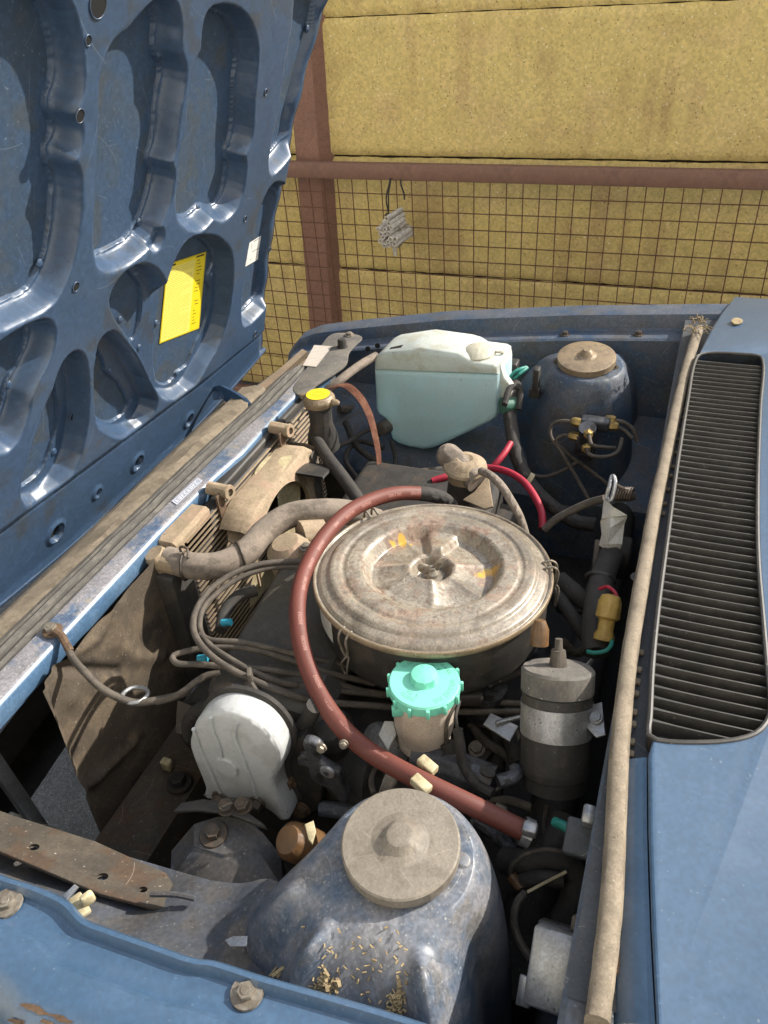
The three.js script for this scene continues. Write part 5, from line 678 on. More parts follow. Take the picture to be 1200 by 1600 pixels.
{ // ignition coil on the bulkhead
  const a = A(872, 1040, 0.795), b = A(867, 1212, 0.69), d = a.clone().sub(b).normalize(), L = a.distanceTo(b), t = thing('ignition_coil', 'black ignition coil held by a silver band on the bulkhead', 'ignition coil', b);
  const X = (k) => b.clone().addScaledVector(d, L * k), r = 0.0375;
  part('can', [latheAt([[0, 0], [r * 0.9, 0.001], [r * 0.98, 0.006], [r, 0.012], [r, L * 0.76], [r * 0.95, L * 0.78]], b, d, 48), cylAt(X(0.02), X(-0.1), r * 0.96, r * 0.9, 40)], M.black, t, { crease: 30 });
  part('cap', [latheAt([[r * 0.96, L * 0.77], [r * 1.04, L * 0.78], [r * 1.04, L * 0.96], [r * 0.98, L * 0.985], [r * 0.4, L * 1.0], [0, L * 1.0]], b, d, 48)], M.dustGrey, t, { crease: 30 });
  part('band', [latheAt([[r * 1.01, L * 0.40], [r * 1.035, L * 0.40], [r * 1.035, L * 0.68], [r * 1.01, L * 0.68]], b, d, 48)], M.silver, t, { crease: 30 });
  part('foot', slab([[918, 1105], [944, 1103], [946, 1148], [930, 1150], [916, 1135]].map(([x, y]) => A(x, y, 0.762)), V(-0.3, 0.9, 0.3), 0.003, 0.0008), M.silver, t);
  part('screw', hexBolt(A(932, 1122, 0.766), V(-0.3, 0.9, 0.3), 0.006, 0.004, 1.25), M.silver, t);
  part('tower', [cylAt(X(0.98), X(1.14), 0.010, 0.0075, 16), cylAt(X(1.13), X(1.24), 0.0045, 0.004, 12)], M.greyCable, t);
  part('terminal', latheAt([[0.010, 0], [0.010, 0.018], [0.006, 0.028], [0, 0.03]], A(843, 1008, 0.795), d, 14), M.brownPlastic, t, { label: 'brown terminal boot' });
  part('tab', box(0.010, 0.004, 0.012, 0.001, A(829, 1053, 0.79)), M.cream, t);
}
{ // washer tank
  const zf = -0.44, P = (x, y) => AZ(x, y, zf), t = thing('washer_tank', 'translucent washer bottle half full of blue fluid beside the far wing', 'washer bottle', P(690, 690));
  const shell = grime({ seed: 65, a: 0xd2d8d2, b: 0xc9cfc6, mix: 0.7, c: 0xb9b096, cMix: 0.4, dark: 50, darkA: 0.4, grain: 0.08, rough: 0.5, tile: 0.2 }); shell.transmission = 0.3; shell.thickness = 0;
  const fl = grime({ seed: 62, a: 0xc2e2e8, b: 0xc6dfe2, mix: 0.7, dark: 30, darkA: 0.3, grain: 0.06, rough: 0.5, tile: 0.2 }); fl.transmission = 0.3; fl.thickness = 0;
  const body = [[583, 581], [584, 564], [588, 557], [598, 552], [640, 545], [655, 543], [715, 550], [730, 554], [742, 561], [772, 564], [780, 568], [782, 582]];
  part('bottle', slab(body.map(([x, y]) => P(x, y)), V(0.06, 0, -1), 0.10, 0.011), shell, t, { crease: 50, label: 'milky upper half of the bottle' });
  const fo = [[583, 580], [782, 581], [781, 640], [777, 649], [768, 656], [730, 675], [690, 694], [676, 700], [662, 702], [640, 699], [622, 694], [612, 687], [608, 676], [600, 655], [590, 648], [586, 640]];
  part('fluid', slab(fo.map(([x, y]) => P(x, y)), V(0.06, 0, -1), 0.10, 0.011), fl, t, { crease: 50, label: 'lower half filled with blue fluid' });
  const c = A(750, 551, 0.80); c.z = -0.475; c.y = AZ(750, 551, -0.475).y; c.x = AZ(750, 551, -0.475).x; c.y += 0.010; c.z += 0.012;
  const wp = grime({ seed: 66, a: 0xb9b5a2, b: 0xa8a38e, mix: 0.8, dark: 60, rough: 0.5, tile: 0.08 });
  part('cap', [latheAt([[0, 0.009], [0.012, 0.008], [0.024, 0.003], [0.030, -0.001], [0.031, -0.008], [0.026, -0.008]], c, V(0, 1, 0.12), 36)], wp, t);
  part('cap_ring', (() => { const g = new THREE.TorusGeometry(0.0075, 0.002, 8, 24); g.rotateX(1.2); return mv(g, AZ(781, 550, -0.475)); })(), wp, t);
  part('flange', [slab([[782, 572], [788, 590], [800, 606], [798, 618], [788, 624], [780, 620]].map(([x, y]) => P(x, y)), V(0, 0, -1), 0.02, 0.003)], shell, t);
  part('pump', [latheAt([[0, 0.016], [0.012, 0.014], [0.015, 0.006], [0.015, -0.02], [0, -0.022]], A(600, 668, 0.62), V(-0.2, 0.2, 1), 24), cylAt(A(606, 662, 0.63), A(590, 680, 0.60), 0.007, 0.006, 12)], M.greyCable, t);
  part('filler_stub', cylAt(AZ(630, 545, -0.46), AZ(612, 549, -0.46), 0.008, 0.008, 14), M.blackRubber, t);
}
for (const [c, r, mt, lab, conic] of [[V(0, 0.8, 0.515), 0.0527, M.capPlastic, 'round grey plastic dust cap with a central knob on the near suspension tower', 0], [V(0.0, 0.783, -0.507), 0.0527, M.capMetal, 'round metal dust cap with a central cone on the far suspension tower', 1]]) {
  const t = thing('dust_cap', lab, 'dust cap', c.clone().add(V(0, -0.012, 0)));
  const n = conic ? V(0, 1, 0.12) : V(0, 1, 0.03);
  part('disc', latheAt(conic ? [[0.018, 0.0025], [0.03, 0.0015], [0.048, 0.001], [r, -0.0005], [r * 1.01, -0.003], [r, -0.012], [r * 0.95, -0.014]] : [[0.026, 0.0014], [0.036, 0.001], [r * 0.97, 0], [r, -0.0015], [r * 1.005, -0.004], [r, -0.013], [r * 0.96, -0.014]], c, n, 72), mt, t, { crease: 30 });
  part('knob', latheAt(conic ? [[0, 0.0145], [0.006, 0.014], [0.009, 0.011], [0.013, 0.005], [0.019, 0.0022]] : [[0, 0.0118], [0.008, 0.0115], [0.0115, 0.0102], [0.0142, 0.0075], [0.0175, 0.0042], [0.0215, 0.0024], [0.027, 0.0011]], c, n, 40), mt, t, { crease: 20 });
}

// ---------- hoses, cables and small fittings ----------
const pth = (l) => l.map(([x, y, h]) => A(x, y, h));
const hose = (name, pts, r, mat, label, cat, o = {}) => single(name, tube(pth(pts), r, pts.length * 12, o.rad || 14), mat, label, cat, { crease: 0, ...o });
{ // cowl seal
  const t = thing('cowl_seal', 'dusty rubber seal strip along the edge of the cowl, right of the engine', 'rubber seal', A(960, 1100, 0.812));
  const pts = [[1090, 512], [1078, 552], [1062, 612], [1049, 668], [1036, 728], [1022, 790], [1008, 868], [994, 948], [982, 1020], [972, 1100], [965, 1180], [960, 1280], [953, 1400], [942, 1500], [930, 1592]].map(([x, y]) => A(x, y, 0.822));
  const cv = curve(pts).getPoints(120);
  part('strip', loft(cv.map((p, i) => { const k = 1 + (n2(i * 0.4, 3) - 0.5) * 0.12; return [[-0.0125, -0.014], [-0.0128, 0], [-0.009, 0.008], [0, 0.0112], [0.008, 0.0085], [0.0118, 0], [0.0105, -0.012]].map(([x, y]) => V(p.x + x * k * 0.72 + 0.002, p.y + (y > 0 ? y * 0.6 : y) * k, p.z)); }), false, true), M.dustRubber, t, { crease: 0 });
  for (let i = 0; i < 26; i++) { const f = i < 12 ? lerp(0.12, 0.36, i / 11) : lerp(0.56, 0.82, (i - 12) / 13), p = cv[Math.round(f * 120)]; part('tooth', box(0.006, 0.004, 0.007, 0.0015, V(p.x + 0.0125, p.y - 0.009, p.z)), M.dustRubber, t); }
}
{ // weatherstrip in front of the beam
  const t = thing('bonnet_seal', 'ribbed black weatherstrip lying along the cross beam at the foot of the bonnet', 'rubber seal', V(-0.56, 0.72, 0.1));
  const fx = [[-0.42, -0.545], [-0.26, -0.548], [0.02, -0.562], [0.33, -0.57], [0.62, -0.573]], sec = [];
  for (let i = 0; i <= 80; i++) { const z = lerp(-0.42, 0.62, i / 80), x0 = xs(fx, z) + (n2(z * 12, 2, 5) - 0.5) * 0.004, e = sstep(-0.42, -0.38, z); sec.push([[-0.027, -0.02], [-0.027, 0.006], [-0.024, 0.011], [-0.019, 0.0115], [-0.016, 0.004], [-0.0135, 0.012], [-0.008, 0.0155], [-0.0035, 0.012], [-0.001, 0.004], [0.0015, 0.011], [0.006, 0.013], [0.010, 0.009], [0.011, -0.01]].map(([x, y]) => V(x0 + x * (0.5 + 0.5 * e), 0.735 + y, z))); }
  part('strip', loft(sec), M.stripRubber, t, { crease: 30 });
}
hose('radiator_hose', [[262, 874, 0.722], [300, 884, 0.722], [345, 882, 0.722], [385, 862, 0.725], [415, 830, 0.732], [452, 806, 0.738], [500, 799, 0.738], [545, 801, 0.725], [590, 815, 0.70]], 0.0195, M.dustHose, 'thick dusty top hose running from the radiator to the engine', 'hose', { rad: 24 });
{ const t = thing('hose_clamp', 'small wire clamp on the radiator end of the thick dusty hose', 'hose clamp', A(290, 884, 0.722)); part('wire', [tube(ring(A(290, 884, 0.722), 0.0205, 20, V(0, 1, 0), V(0.25, 0, 0.97)), 0.002, 60, 6, true), tube([A(283, 863, 0.744), A(281, 855, 0.75), A(292, 857, 0.75), A(294, 872, 0.742)], 0.002, 20, 6)], M.darkBolt, t); }
{ const t = thing('hose_clamp', 'narrow dark clamp in the bend of the thick dusty hose', 'hose clamp', A(380, 866, 0.725)); const c = A(376, 868, 0.7245); part('band', tube(ring(c, 0.0203, 24, V(0, 1, 0), V(0.72, 0, 0.69)), 0.0022, 60, 6, true), M.darkBolt, t); }
hose('heater_hose', [[492, 684, 0.70], [510, 712, 0.695], [535, 745, 0.69], [556, 775, 0.68], [575, 805, 0.66]], 0.0115, M.blackRubber, 'black hose running down from the radiator neck towards the engine', 'hose');
hose('washer_hose', [[588, 556, 0.765], [570, 566, 0.765], [548, 581, 0.762], [528, 597, 0.755], [510, 612, 0.74], [497, 640, 0.70]], 0.0085, M.dustHose, 'grey tube from the washer bottle filler towards the cross beam', 'hose');
{ // flat braided strap
  const c = curve(pth([[505, 612, 0.75], [520, 604, 0.765], [540, 602, 0.77], [560, 618, 0.755], [576, 645, 0.735], [586, 680, 0.705], [592, 715, 0.67], [592, 745, 0.64]])).getPoints(60);
  single('flat_strap', loft(c.map((p, i) => { const w = 0.0085 * (1 - 0.45 * i / 60), d = V(0.62, 0.25, -0.3 - 0.5 * i / 60).normalize(); return [p.clone().addScaledVector(d, -w), p.clone().add(V(0, 0.001, 0)), p.clone().addScaledVector(d, w), p.clone().addScaledVector(d, w * 0.6).add(V(0.001, -0.002, 0)), p.clone().addScaledVector(d, -w * 0.6).add(V(0.001, -0.002, 0))]; }), true), grime({ seed: 63, a: 0x6d4433, b: 0x8a5f4a, mix: 0.9, speck: 200, rough: 0.85, tile: 0.05 }), 'flat red-brown ribbed strap arching beside the washer bottle', 'strap');
}
for (const [pts, lab] of [[[[600, 700, 0.6], [560, 690, 0.6], [540, 715, 0.6], [560, 750, 0.6]], 'thin black tube looping below the washer pump'], [[[520, 700, 0.64], [545, 690, 0.63], [575, 672, 0.62], [598, 668, 0.62]], 'short black tube between the radiator neck and the washer pump'], [[[612, 690, 0.6], [618, 715, 0.58], [614, 745, 0.58]], 'thin dark tube dropping from the washer pump']]) hose('vacuum_tube', pts, 0.005, M.blackRubber, lab, 'tube', { rad: 10 });
{ // idle valve with elbow and grey pipe
  const c = A(727, 728, 0.765), t = thing('vacuum_valve', 'dusty round valve with an elbow behind the air cleaner', 'valve', c.clone().add(V(0, -0.08, 0)));
  part('dome', latheAt([[0.006, 0.012], [0.012, 0.015], [0.02, 0.013], [0.027, 0.006], [0.033, 0.002], [0.034, -0.003], [0.029, -0.008], [0.026, -0.03]], c, V(0.02, 1, 0.05), 40), M.dustPlastic, t);
  part('hole', latheAt([[0, 0.006], [0.007, 0.006], [0.0075, 0.012]], c, V(0.02, 1, 0.05), 20), M.darkGap, t);
  { const a = A(701, 712, 0.768), b = A(746, 752, 0.752); part('canister', [cylAt(a, b, 0.0195, 0.0195, 32), sph(a, 0.0195, 1, 1, 1, 24, 16)], M.dustHose, t); }
  part('bracket', slab([[742, 770], [766, 752], [770, 790], [756, 792], [722, 778]].map(([x, y]) => A(x, y, 0.735)), V(-0.1, 1, 0.4), 0.004, 0.001), M.dustPlastic, t);
  part('base', cylAt(c.clone().add(V(0, -0.025, 0)), c.clone().add(V(-0.005, -0.1, 0.01)), 0.026, 0.03, 28), M.castIron, t);
  part('pipe', tube(pth([[752, 736, 0.775], [768, 744, 0.785], [784, 760, 0.785], [798, 782, 0.78], [812, 808, 0.765], [822, 840, 0.74]]), 0.0062, 40, 12), M.dustHose, t, { label: 'grey pipe from the valve down beside the air cleaner' });
}
// red battery cable: two visible runs
hose('battery_cable', [[798, 692, 0.68], [788, 708, 0.675], [775, 724, 0.665], [762, 738, 0.65], [735, 748, 0.63]], 0.0058, M.redWire, 'short run of red cable dropping from the taped loom', 'cable', { rad: 12 });
hose('battery_cable', [[675, 752, 0.66], [700, 744, 0.665], [725, 735, 0.66], [760, 731, 0.665], [790, 736, 0.67], [815, 750, 0.67], [835, 775, 0.665], [846, 800, 0.655], [848, 825, 0.64]], 0.0062, M.redWire, 'long red cable curving behind the air cleaner', 'cable', { rad: 12 });
{ // taped wiring loom beside the bottle
  const t = thing('wiring_loom', 'black taped wiring loom right of the washer bottle', 'wiring', A(800, 660, 0.66));
  part('trunk', [tube(pth([[806, 600, 0.72], [796, 620, 0.71], [796, 645, 0.70], [800, 675, 0.68], [806, 710, 0.655], [822, 745, 0.63], [850, 780, 0.61], [900, 815, 0.60], [930, 820, 0.60]]), 0.0125, 60, 14), tube(pth([[788, 632, 0.73], [798, 606, 0.745], [812, 606, 0.74], [810, 640, 0.71]]), 0.006, 30, 10), tube(pth([[806, 700, 0.66], [826, 752, 0.63], [868, 792, 0.61], [905, 800, 0.60]]), 0.008, 40, 10)], M.blackRubber, t);
  part('green_tape', cylAt(A(785, 634, 0.715), A(806, 632, 0.71), 0.0148, 0.0142, 18), plain(0x3d6658, 0.6), t, { label: 'band of green tape' });
  part('buff_tape', cylAt(A(823, 748, 0.634), A(829, 752, 0.63), 0.0142, 0.0142, 18), M.cream, t);
  part('connector', [box(0.03, 0.022, 0.03, 0.003, A(798, 572, 0.72)), box(0.02, 0.03, 0.016, 0.003, A(806, 616, 0.70))], M.black, t);
  part('green_wire', tube(pth([[795, 592, 0.73], [806, 580, 0.745], [824, 574, 0.745], [812, 584, 0.74], [798, 598, 0.72]]), 0.0035, 30, 8), M.teal, t);
}
single('relay', [box(0.012, 0.045, 0.02, 0.002, AZ(838, 592, -0.46)), box(0.02, 0.02, 0.02, 0.002, AZ(836, 612, -0.46))], M.black, 'narrow black relay on the wing left of the far tower', 'relay');
{ // brake pipe junction in front of the far tower
  const c = A(922, 675, 0.70), t = thing('brake_junction', 'grimy brass brake pipe junction block in front of the far tower', 'brake valve', c.clone().add(V(0, -0.06, 0)));
  part('block', [box(0.05, 0.022, 0.024, 0.004, A(930, 662, 0.71)), cylAt(A(918, 668, 0.72), A(918, 712, 0.645), 0.015, 0.013, 20), box(0.036, 0.04, 0.022, 0.004, A(915, 694, 0.675))], M.alloy, t, { crease: 35 });
  const fit = [[902, 660, 0.712], [898, 682, 0.69], [952, 656, 0.712], [956, 666, 0.705], [919, 678, 0.722], [916, 700, 0.695]];
  for (const [x, y, h] of fit) part('union', latheAt([[0.003, 0.012], [0.006, 0.011], [0.0085, 0.006], [0.0085, -0.006], [0.004, -0.008]], A(x, y, h), x < 910 ? V(-1, 0.1, 0) : x > 940 ? V(1, 0.1, 0) : V(0, 0.4, 1), 6), M.brass, t);
  const pipes = [[[900, 660, 0.712], [878, 658, 0.71], [862, 664, 0.70], [860, 680, 0.685], [878, 708, 0.66], [900, 745, 0.63], [925, 790, 0.60]], [[896, 682, 0.69], [880, 680, 0.69], [869, 688, 0.68], [882, 705, 0.66], [915, 730, 0.63], [960, 765, 0.60]], [[956, 656, 0.712], [975, 660, 0.71], [990, 672, 0.70], [996, 690, 0.68]], [[958, 666, 0.705], [975, 672, 0.70], [988, 685, 0.69]], [[920, 680, 0.725], [924, 694, 0.715], [945, 699, 0.70], [960, 700, 0.69]], [[917, 702, 0.70], [922, 711, 0.70], [945, 714, 0.69], [965, 706, 0.69], [972, 685, 0.70]], [[905, 720, 0.64], [880, 735, 0.63], [850, 745, 0.62], [830, 742, 0.62]]];
  for (const p of pipes) part('pipe', tube(pth(p), 0.0036, 40, 8), M.greyCable, t, { crease: 0 });
}
{ // heater valve on the bulkhead
  const t = thing('heater_valve', 'cable operated heater valve with a white plastic shield by the cowl seal', 'heater valve', A(955, 800, 0.74));
  part('shield', loft([[[944, 776, 0.785], [958, 792, 0.80], [980, 805, 0.79]], [[940, 810, 0.775], [955, 808, 0.785], [980, 808, 0.78]], [[938, 815, 0.765], [952, 826, 0.775], [976, 818, 0.77]], [[940, 835, 0.755], [950, 850, 0.755], [972, 850, 0.75]], [[936, 852, 0.74], [950, 862, 0.74], [968, 862, 0.735]]].map((r) => pth(r))), M.whitePlastic, t, { crease: 15 });
  part('lever', [tube(pth([[948, 778, 0.80], [952, 760, 0.815], [957, 743, 0.82], [961, 752, 0.82], [957, 775, 0.805], [953, 782, 0.80]]), 0.0028, 40, 8, true)], M.silver, t);
  part('arm', tube(pth([[962, 758, 0.80], [975, 764, 0.80], [990, 764, 0.795]]), 0.003, 20, 8), M.darkBolt, t);
  for (let i = 0; i < 6; i++) { const c = A(966 + i * 4.2, 772, 0.79), g = new THREE.TorusGeometry(0.009, 0.0018, 8, 24); g.rotateY(Math.PI / 2 - 0.2); part('coil_turn', mv(g, c), M.darkBolt, t); }
  part('body', [cylAt(A(960, 776, 0.785), A(992, 774, 0.785), 0.007, 0.007, 16), box(0.04, 0.05, 0.04, 0.005, A(962, 870, 0.71))], M.castIron, t);
}
hose('control_cable', [[850, 828, 0.72], [868, 812, 0.735], [895, 797, 0.75], [920, 786, 0.765], [945, 779, 0.78]], 0.0058, M.greyCable, 'grey control cable from the air cleaner to the heater valve', 'cable', { rad: 10 });
hose('bulkhead_hose', [[955, 868, 0.73], [942, 900, 0.735], [934, 940, 0.735], [930, 985, 0.73], [932, 1020, 0.72]], 0.0165, M.blackRubber, 'thick black hose running down the bulkhead right of the air cleaner', 'hose', { rad: 18 });
{ const t = thing('bulkhead_bracket', 'thin dark bracket rod hanging beside the heater valve', 'bracket', A(935, 860, 0.72)); part('rod', tube(pth([[934, 845, 0.74], [931, 870, 0.73], [930, 900, 0.72]]), 0.004, 20, 8), M.greyCable, t); part('band', tube(ring(A(938, 905, 0.735), 0.018, 20, V(1, 0, 0), V(0, 0.9, 0.4)), 0.003, 50, 8, true), M.black, t); }
for (const [pts, r, lab] of [[[[872, 905, 0.70], [890, 920, 0.695], [912, 938, 0.69], [932, 950, 0.685]], 0.013, 'upper of two black hoses right of the air cleaner'], [[[868, 925, 0.69], [885, 950, 0.685], [905, 980, 0.68], [920, 1000, 0.67]], 0.0095, 'lower of two black hoses right of the air cleaner']]) hose('black_hose', pts, r, M.blackRubber, lab, 'hose');
hose('thin_pipe', [[880, 958, 0.66], [905, 956, 0.66], [930, 962, 0.66]], 0.003, M.greyCable, 'thin pipe crossing between the black hoses and bulkhead', 'pipe', { rad: 8 });
{ // yellow plug with wires
  const t = thing('wire_connector', 'pale yellow plastic wire connector with green and red wires on the bulkhead', 'connector', A(948, 965, 0.74));
  part('plug', latheAt([[0.004, 0.034], [0.011, 0.032], [0.014, 0.024], [0.0145, 0.006], [0.010, 0.002], [0.0095, -0.010], [0.0125, -0.016], [0.0125, -0.022], [0, -0.022]], A(948, 972, 0.755), V(0, 0.75, -0.66), 24), grime({ seed: 64, a: 0xa98c4a, b: 0x93773c, mix: 0.8, dark: 40, rough: 0.5, tile: 0.05 }), t);
  part('red_wire', tube(pth([[937, 920, 0.77], [950, 917, 0.78], [961, 926, 0.78], [966, 940, 0.775]]), 0.0022, 24, 8), M.redWire, t);
  part('green_wire', tube(pth([[948, 992, 0.74], [956, 1005, 0.745], [948, 1016, 0.74], [930, 1020, 0.735], [918, 1018, 0.73]]), 0.0026, 24, 8), M.teal, t);
}
// spark plug leads
const leads = [
  [[[478, 878, 0.745], [440, 878, 0.75], [405, 882, 0.755], [365, 896, 0.755], [330, 920, 0.752], [308, 950, 0.75], [302, 980, 0.75], [314, 1008, 0.75], [345, 1036, 0.75], [385, 1058, 0.745], [440, 1080, 0.735], [490, 1094, 0.72], [600, 1104, 0.69], [720, 1112, 0.67], [825, 1112, 0.665]], 0.0042, 'outer of two grey leads looping left of the rocker cover'],
  [[[470, 886, 0.74], [430, 886, 0.745], [385, 898, 0.748], [345, 922, 0.745], [318, 950, 0.742], [312, 980, 0.74], [326, 1006, 0.74], [360, 1030, 0.74], [405, 1054, 0.735], [440, 1066, 0.73], [520, 1078, 0.70], [620, 1088, 0.68]], 0.004, 'inner of two grey leads looping left of the rocker cover'],
  [[[312, 992, 0.74], [330, 1000, 0.74], [372, 1003, 0.74], [420, 1012, 0.738], [470, 1024, 0.73], [530, 1038, 0.71], [580, 1048, 0.69]], 0.0038, 'uppermost dark lead crossing the rocker cover'],
  [[[585, 1068, 0.69], [520, 1052, 0.715], [450, 1030, 0.73], [380, 1012, 0.735], [330, 1012, 0.735], [290, 1018, 0.735], [270, 1026, 0.735], [276, 1036, 0.735], [310, 1038, 0.735], [360, 1042, 0.735], [430, 1048, 0.73], [500, 1060, 0.71], [570, 1080, 0.69], [700, 1092, 0.675], [820, 1100, 0.665]], 0.004, 'grey lead doubled back in a hairpin left of the rocker cover'],
  [[[345, 1050, 0.73], [322, 1056, 0.728], [305, 1066, 0.725], [290, 1078, 0.72], [270, 1090, 0.71], [245, 1097, 0.70]], 0.0042, 'short grey lead joining the earth cable'],
];
for (const [p, r, lab] of leads) hose('plug_lead', p, r, M.greyCable, lab, 'lead', { rad: 10 });
single('lead_clip', [box(0.006, 0.03, 0.014, 0.002).rotateY(0.5).translate(...A(392, 1062, 0.745).toArray()), cylAt(A(400, 1068, 0.742), A(388, 1076, 0.735), 0.009, 0.009, 14)], M.greyCable, 'brown clip holding the grey leads above the belt cover', 'clip');
for (const [x, y, lab] of [[355, 973, 'upper small blue plastic plug beside the rocker cover'], [318, 1029, 'lower small blue plastic plug below the grey leads']]) single('blue_plug', cylAt(A(x - 8, y, 0.715), A(x + 6, y - 1, 0.718), 0.0048, 0.0048, 12), plain(0x2f8fa8, 0.5), lab, 'plug');
hose('vent_tube', [[345, 985, 0.70], [352, 955, 0.705], [372, 932, 0.71], [400, 922, 0.71]], 0.0085, M.blackRubber, 'black tube curving against the left flank of the rocker cover', 'hose');
{ // earth cable
  const t = thing('earth_cable', 'grey earth cable from the cross beam bolt down to the engine', 'cable', A(82, 985, 0.745));
  part('cable', tube(pth([[104, 1010, 0.74], [115, 1030, 0.735], [135, 1053, 0.73], [158, 1075, 0.72], [185, 1090, 0.71], [212, 1098, 0.70], [245, 1094, 0.70], [280, 1086, 0.70], [296, 1078, 0.705]]), 0.0048, 80, 10), M.greyCable, t, { crease: 0 });
  part('lug', [tube(pth([[86, 986, 0.752], [95, 992, 0.75], [103, 1006, 0.743], [110, 1018, 0.738]]), 0.0052, 20, 8), latheAt([[0.006, 0.002], [0.0125, 0.001], [0.013, -0.001], [0.006, -0.001]], A(82, 985, 0.7475), V(0, 1, 0), 24)], M.rust, t);
  part('wire_ring', (() => { const g = new THREE.TorusGeometry(0.0155, 0.0028, 10, 40); g.rotateX(1.35); return mv(g, A(211, 1086, 0.70)); })(), M.silver, t, { label: 'bare wire ring hanging on the cable' });
}
hose('rear_lead', [[560, 1062, 0.68], [700, 1085, 0.68], [760, 1068, 0.68], [800, 1055, 0.69], [826, 1042, 0.70]], 0.006, M.blackRubber, 'black lead crossing behind the green capped pot to the coil', 'lead');
single('lead_bracket', [box(0.016, 0.004, 0.014, 0.001, A(775, 1056, 0.70)), box(0.004, 0.014, 0.014, 0.001, A(768, 1062, 0.695))], M.silver, 'small dull metal bracket on the black lead left of the coil', 'bracket');
single('dark_box', box(0.03, 0.02, 0.026, 0.004).rotateY(0.3).translate(...A(735, 1084, 0.69).toArray()), M.black, 'small dark plastic box right of the green cap', 'connector');
{ // clutter at the foot of the bulkhead
  const t = thing('rear_loom', 'dark cluster of taped wires and tubes between the near tower and the bulkhead', 'wiring', A(850, 1370, 0.62));
  part('trunk', tube(pth([[790, 1345, 0.62], [820, 1350, 0.635], [850, 1345, 0.64], [880, 1352, 0.64], [898, 1372, 0.63], [896, 1405, 0.62], [880, 1440, 0.60]]), 0.015, 50, 14), M.blackRubber, t);
  part('trunk', tube(pth([[800, 1390, 0.62], [815, 1378, 0.64], [850, 1372, 0.65], [880, 1376, 0.65]]), 0.008, 30, 12), M.blackRubber, t);
  part('wire', tube(pth([[798, 1372, 0.64], [800, 1352, 0.66], [820, 1336, 0.67], [850, 1328, 0.67], [880, 1330, 0.665], [905, 1332, 0.66]]), 0.0025, 40, 8), M.greyCable, t);
  part('wire', tube(pth([[820, 1395, 0.65], [808, 1410, 0.65], [803, 1440, 0.64], [812, 1470, 0.63], [830, 1500, 0.63]]), 0.004, 40, 8), M.greyCable, t);
  part('yellow_wire', tube(pth([[824, 1394, 0.655], [850, 1380, 0.66], [885, 1362, 0.665]]), 0.0016, 20, 6), M.cream, t);
  part('terminal', cylAt(A(798, 1368, 0.645), A(814, 1388, 0.64), 0.006, 0.005, 12), M.brownPlastic, t);
  part('tube', tube(pth([[880, 1270, 0.66], [874, 1300, 0.65], [862, 1330, 0.64], [850, 1350, 0.62]]), 0.014, 30, 14), M.blackRubber, t);
  part('green_wire', tube(pth([[866, 1284, 0.69], [880, 1290, 0.695], [894, 1302, 0.69], [900, 1312, 0.68]]), 0.0052, 24, 10), M.teal, t);
  part('thin_wire', tube(pth([[855, 1258, 0.66], [850, 1290, 0.65], [856, 1316, 0.65], [868, 1330, 0.65]]), 0.003, 24, 8), M.blackRubber, t);
}
single('fuse_box', box(0.03, 0.05, 0.034, 0.003).rotateX(0.5).translate(...A(908, 1312, 0.72).toArray()), M.channel, 'flat dark plastic box on the bulkhead below the coil', 'fuse box');
single('steel_clip', box(0.012, 0.022, 0.018, 0.003).rotateX(0.4).translate(...A(920, 1275, 0.76).toArray()), M.silver, 'small steel clip on the bulkhead below the coil', 'clip');
{ // regulator
  const p = A(868, 1515, 0.735), t = thing('regulator', 'silver metal regulator box on the bulkhead behind the near tower', 'regulator', p);
  const rot = (g) => g.rotateX(0.62).rotateZ(0.12).rotateY(-0.05).translate(p.x, p.y, p.z);
  part('cover', rot(box(0.042, 0.024, 0.062, 0.004)), M.silver, t); part('base', rot(box(0.046, 0.02, 0.068, 0.003).translate(0, -0.022, 0.002)), M.black, t);
  part('tab', rot(box(0.012, 0.004, 0.024, 0.001).translate(-0.026, -0.02, 0.028)), M.silver, t);
  part('tab', rot(box(0.016, 0.014, 0.012, 0.002).translate(0.014, -0.012, -0.038)), M.greyCable, t);
}
{ // brown plastic cap beside the near tower
  const t = thing('brown_cap', 'brown plastic bottle cap shaped fitting with a cream strap left of the near tower', 'fitting', A(470, 1320, 0.63));
  part('body', latheAt([[0, 0.024], [0.015, 0.022], [0.02, 0.016], [0.0215, 0.0], [0.02, -0.03], [0, -0.034]], A(468, 1318, 0.645), V(-0.35, 0.8, 0.4), 28), M.brownPlastic, t);
  part('strap', slab([[476, 1290], [490, 1284], [494, 1300], [488, 1318], [482, 1312]].map(([x, y]) => A(x, y, 0.69)), V(0.2, 1, 0.2), 0.005, 0.001), M.cream, t);
}
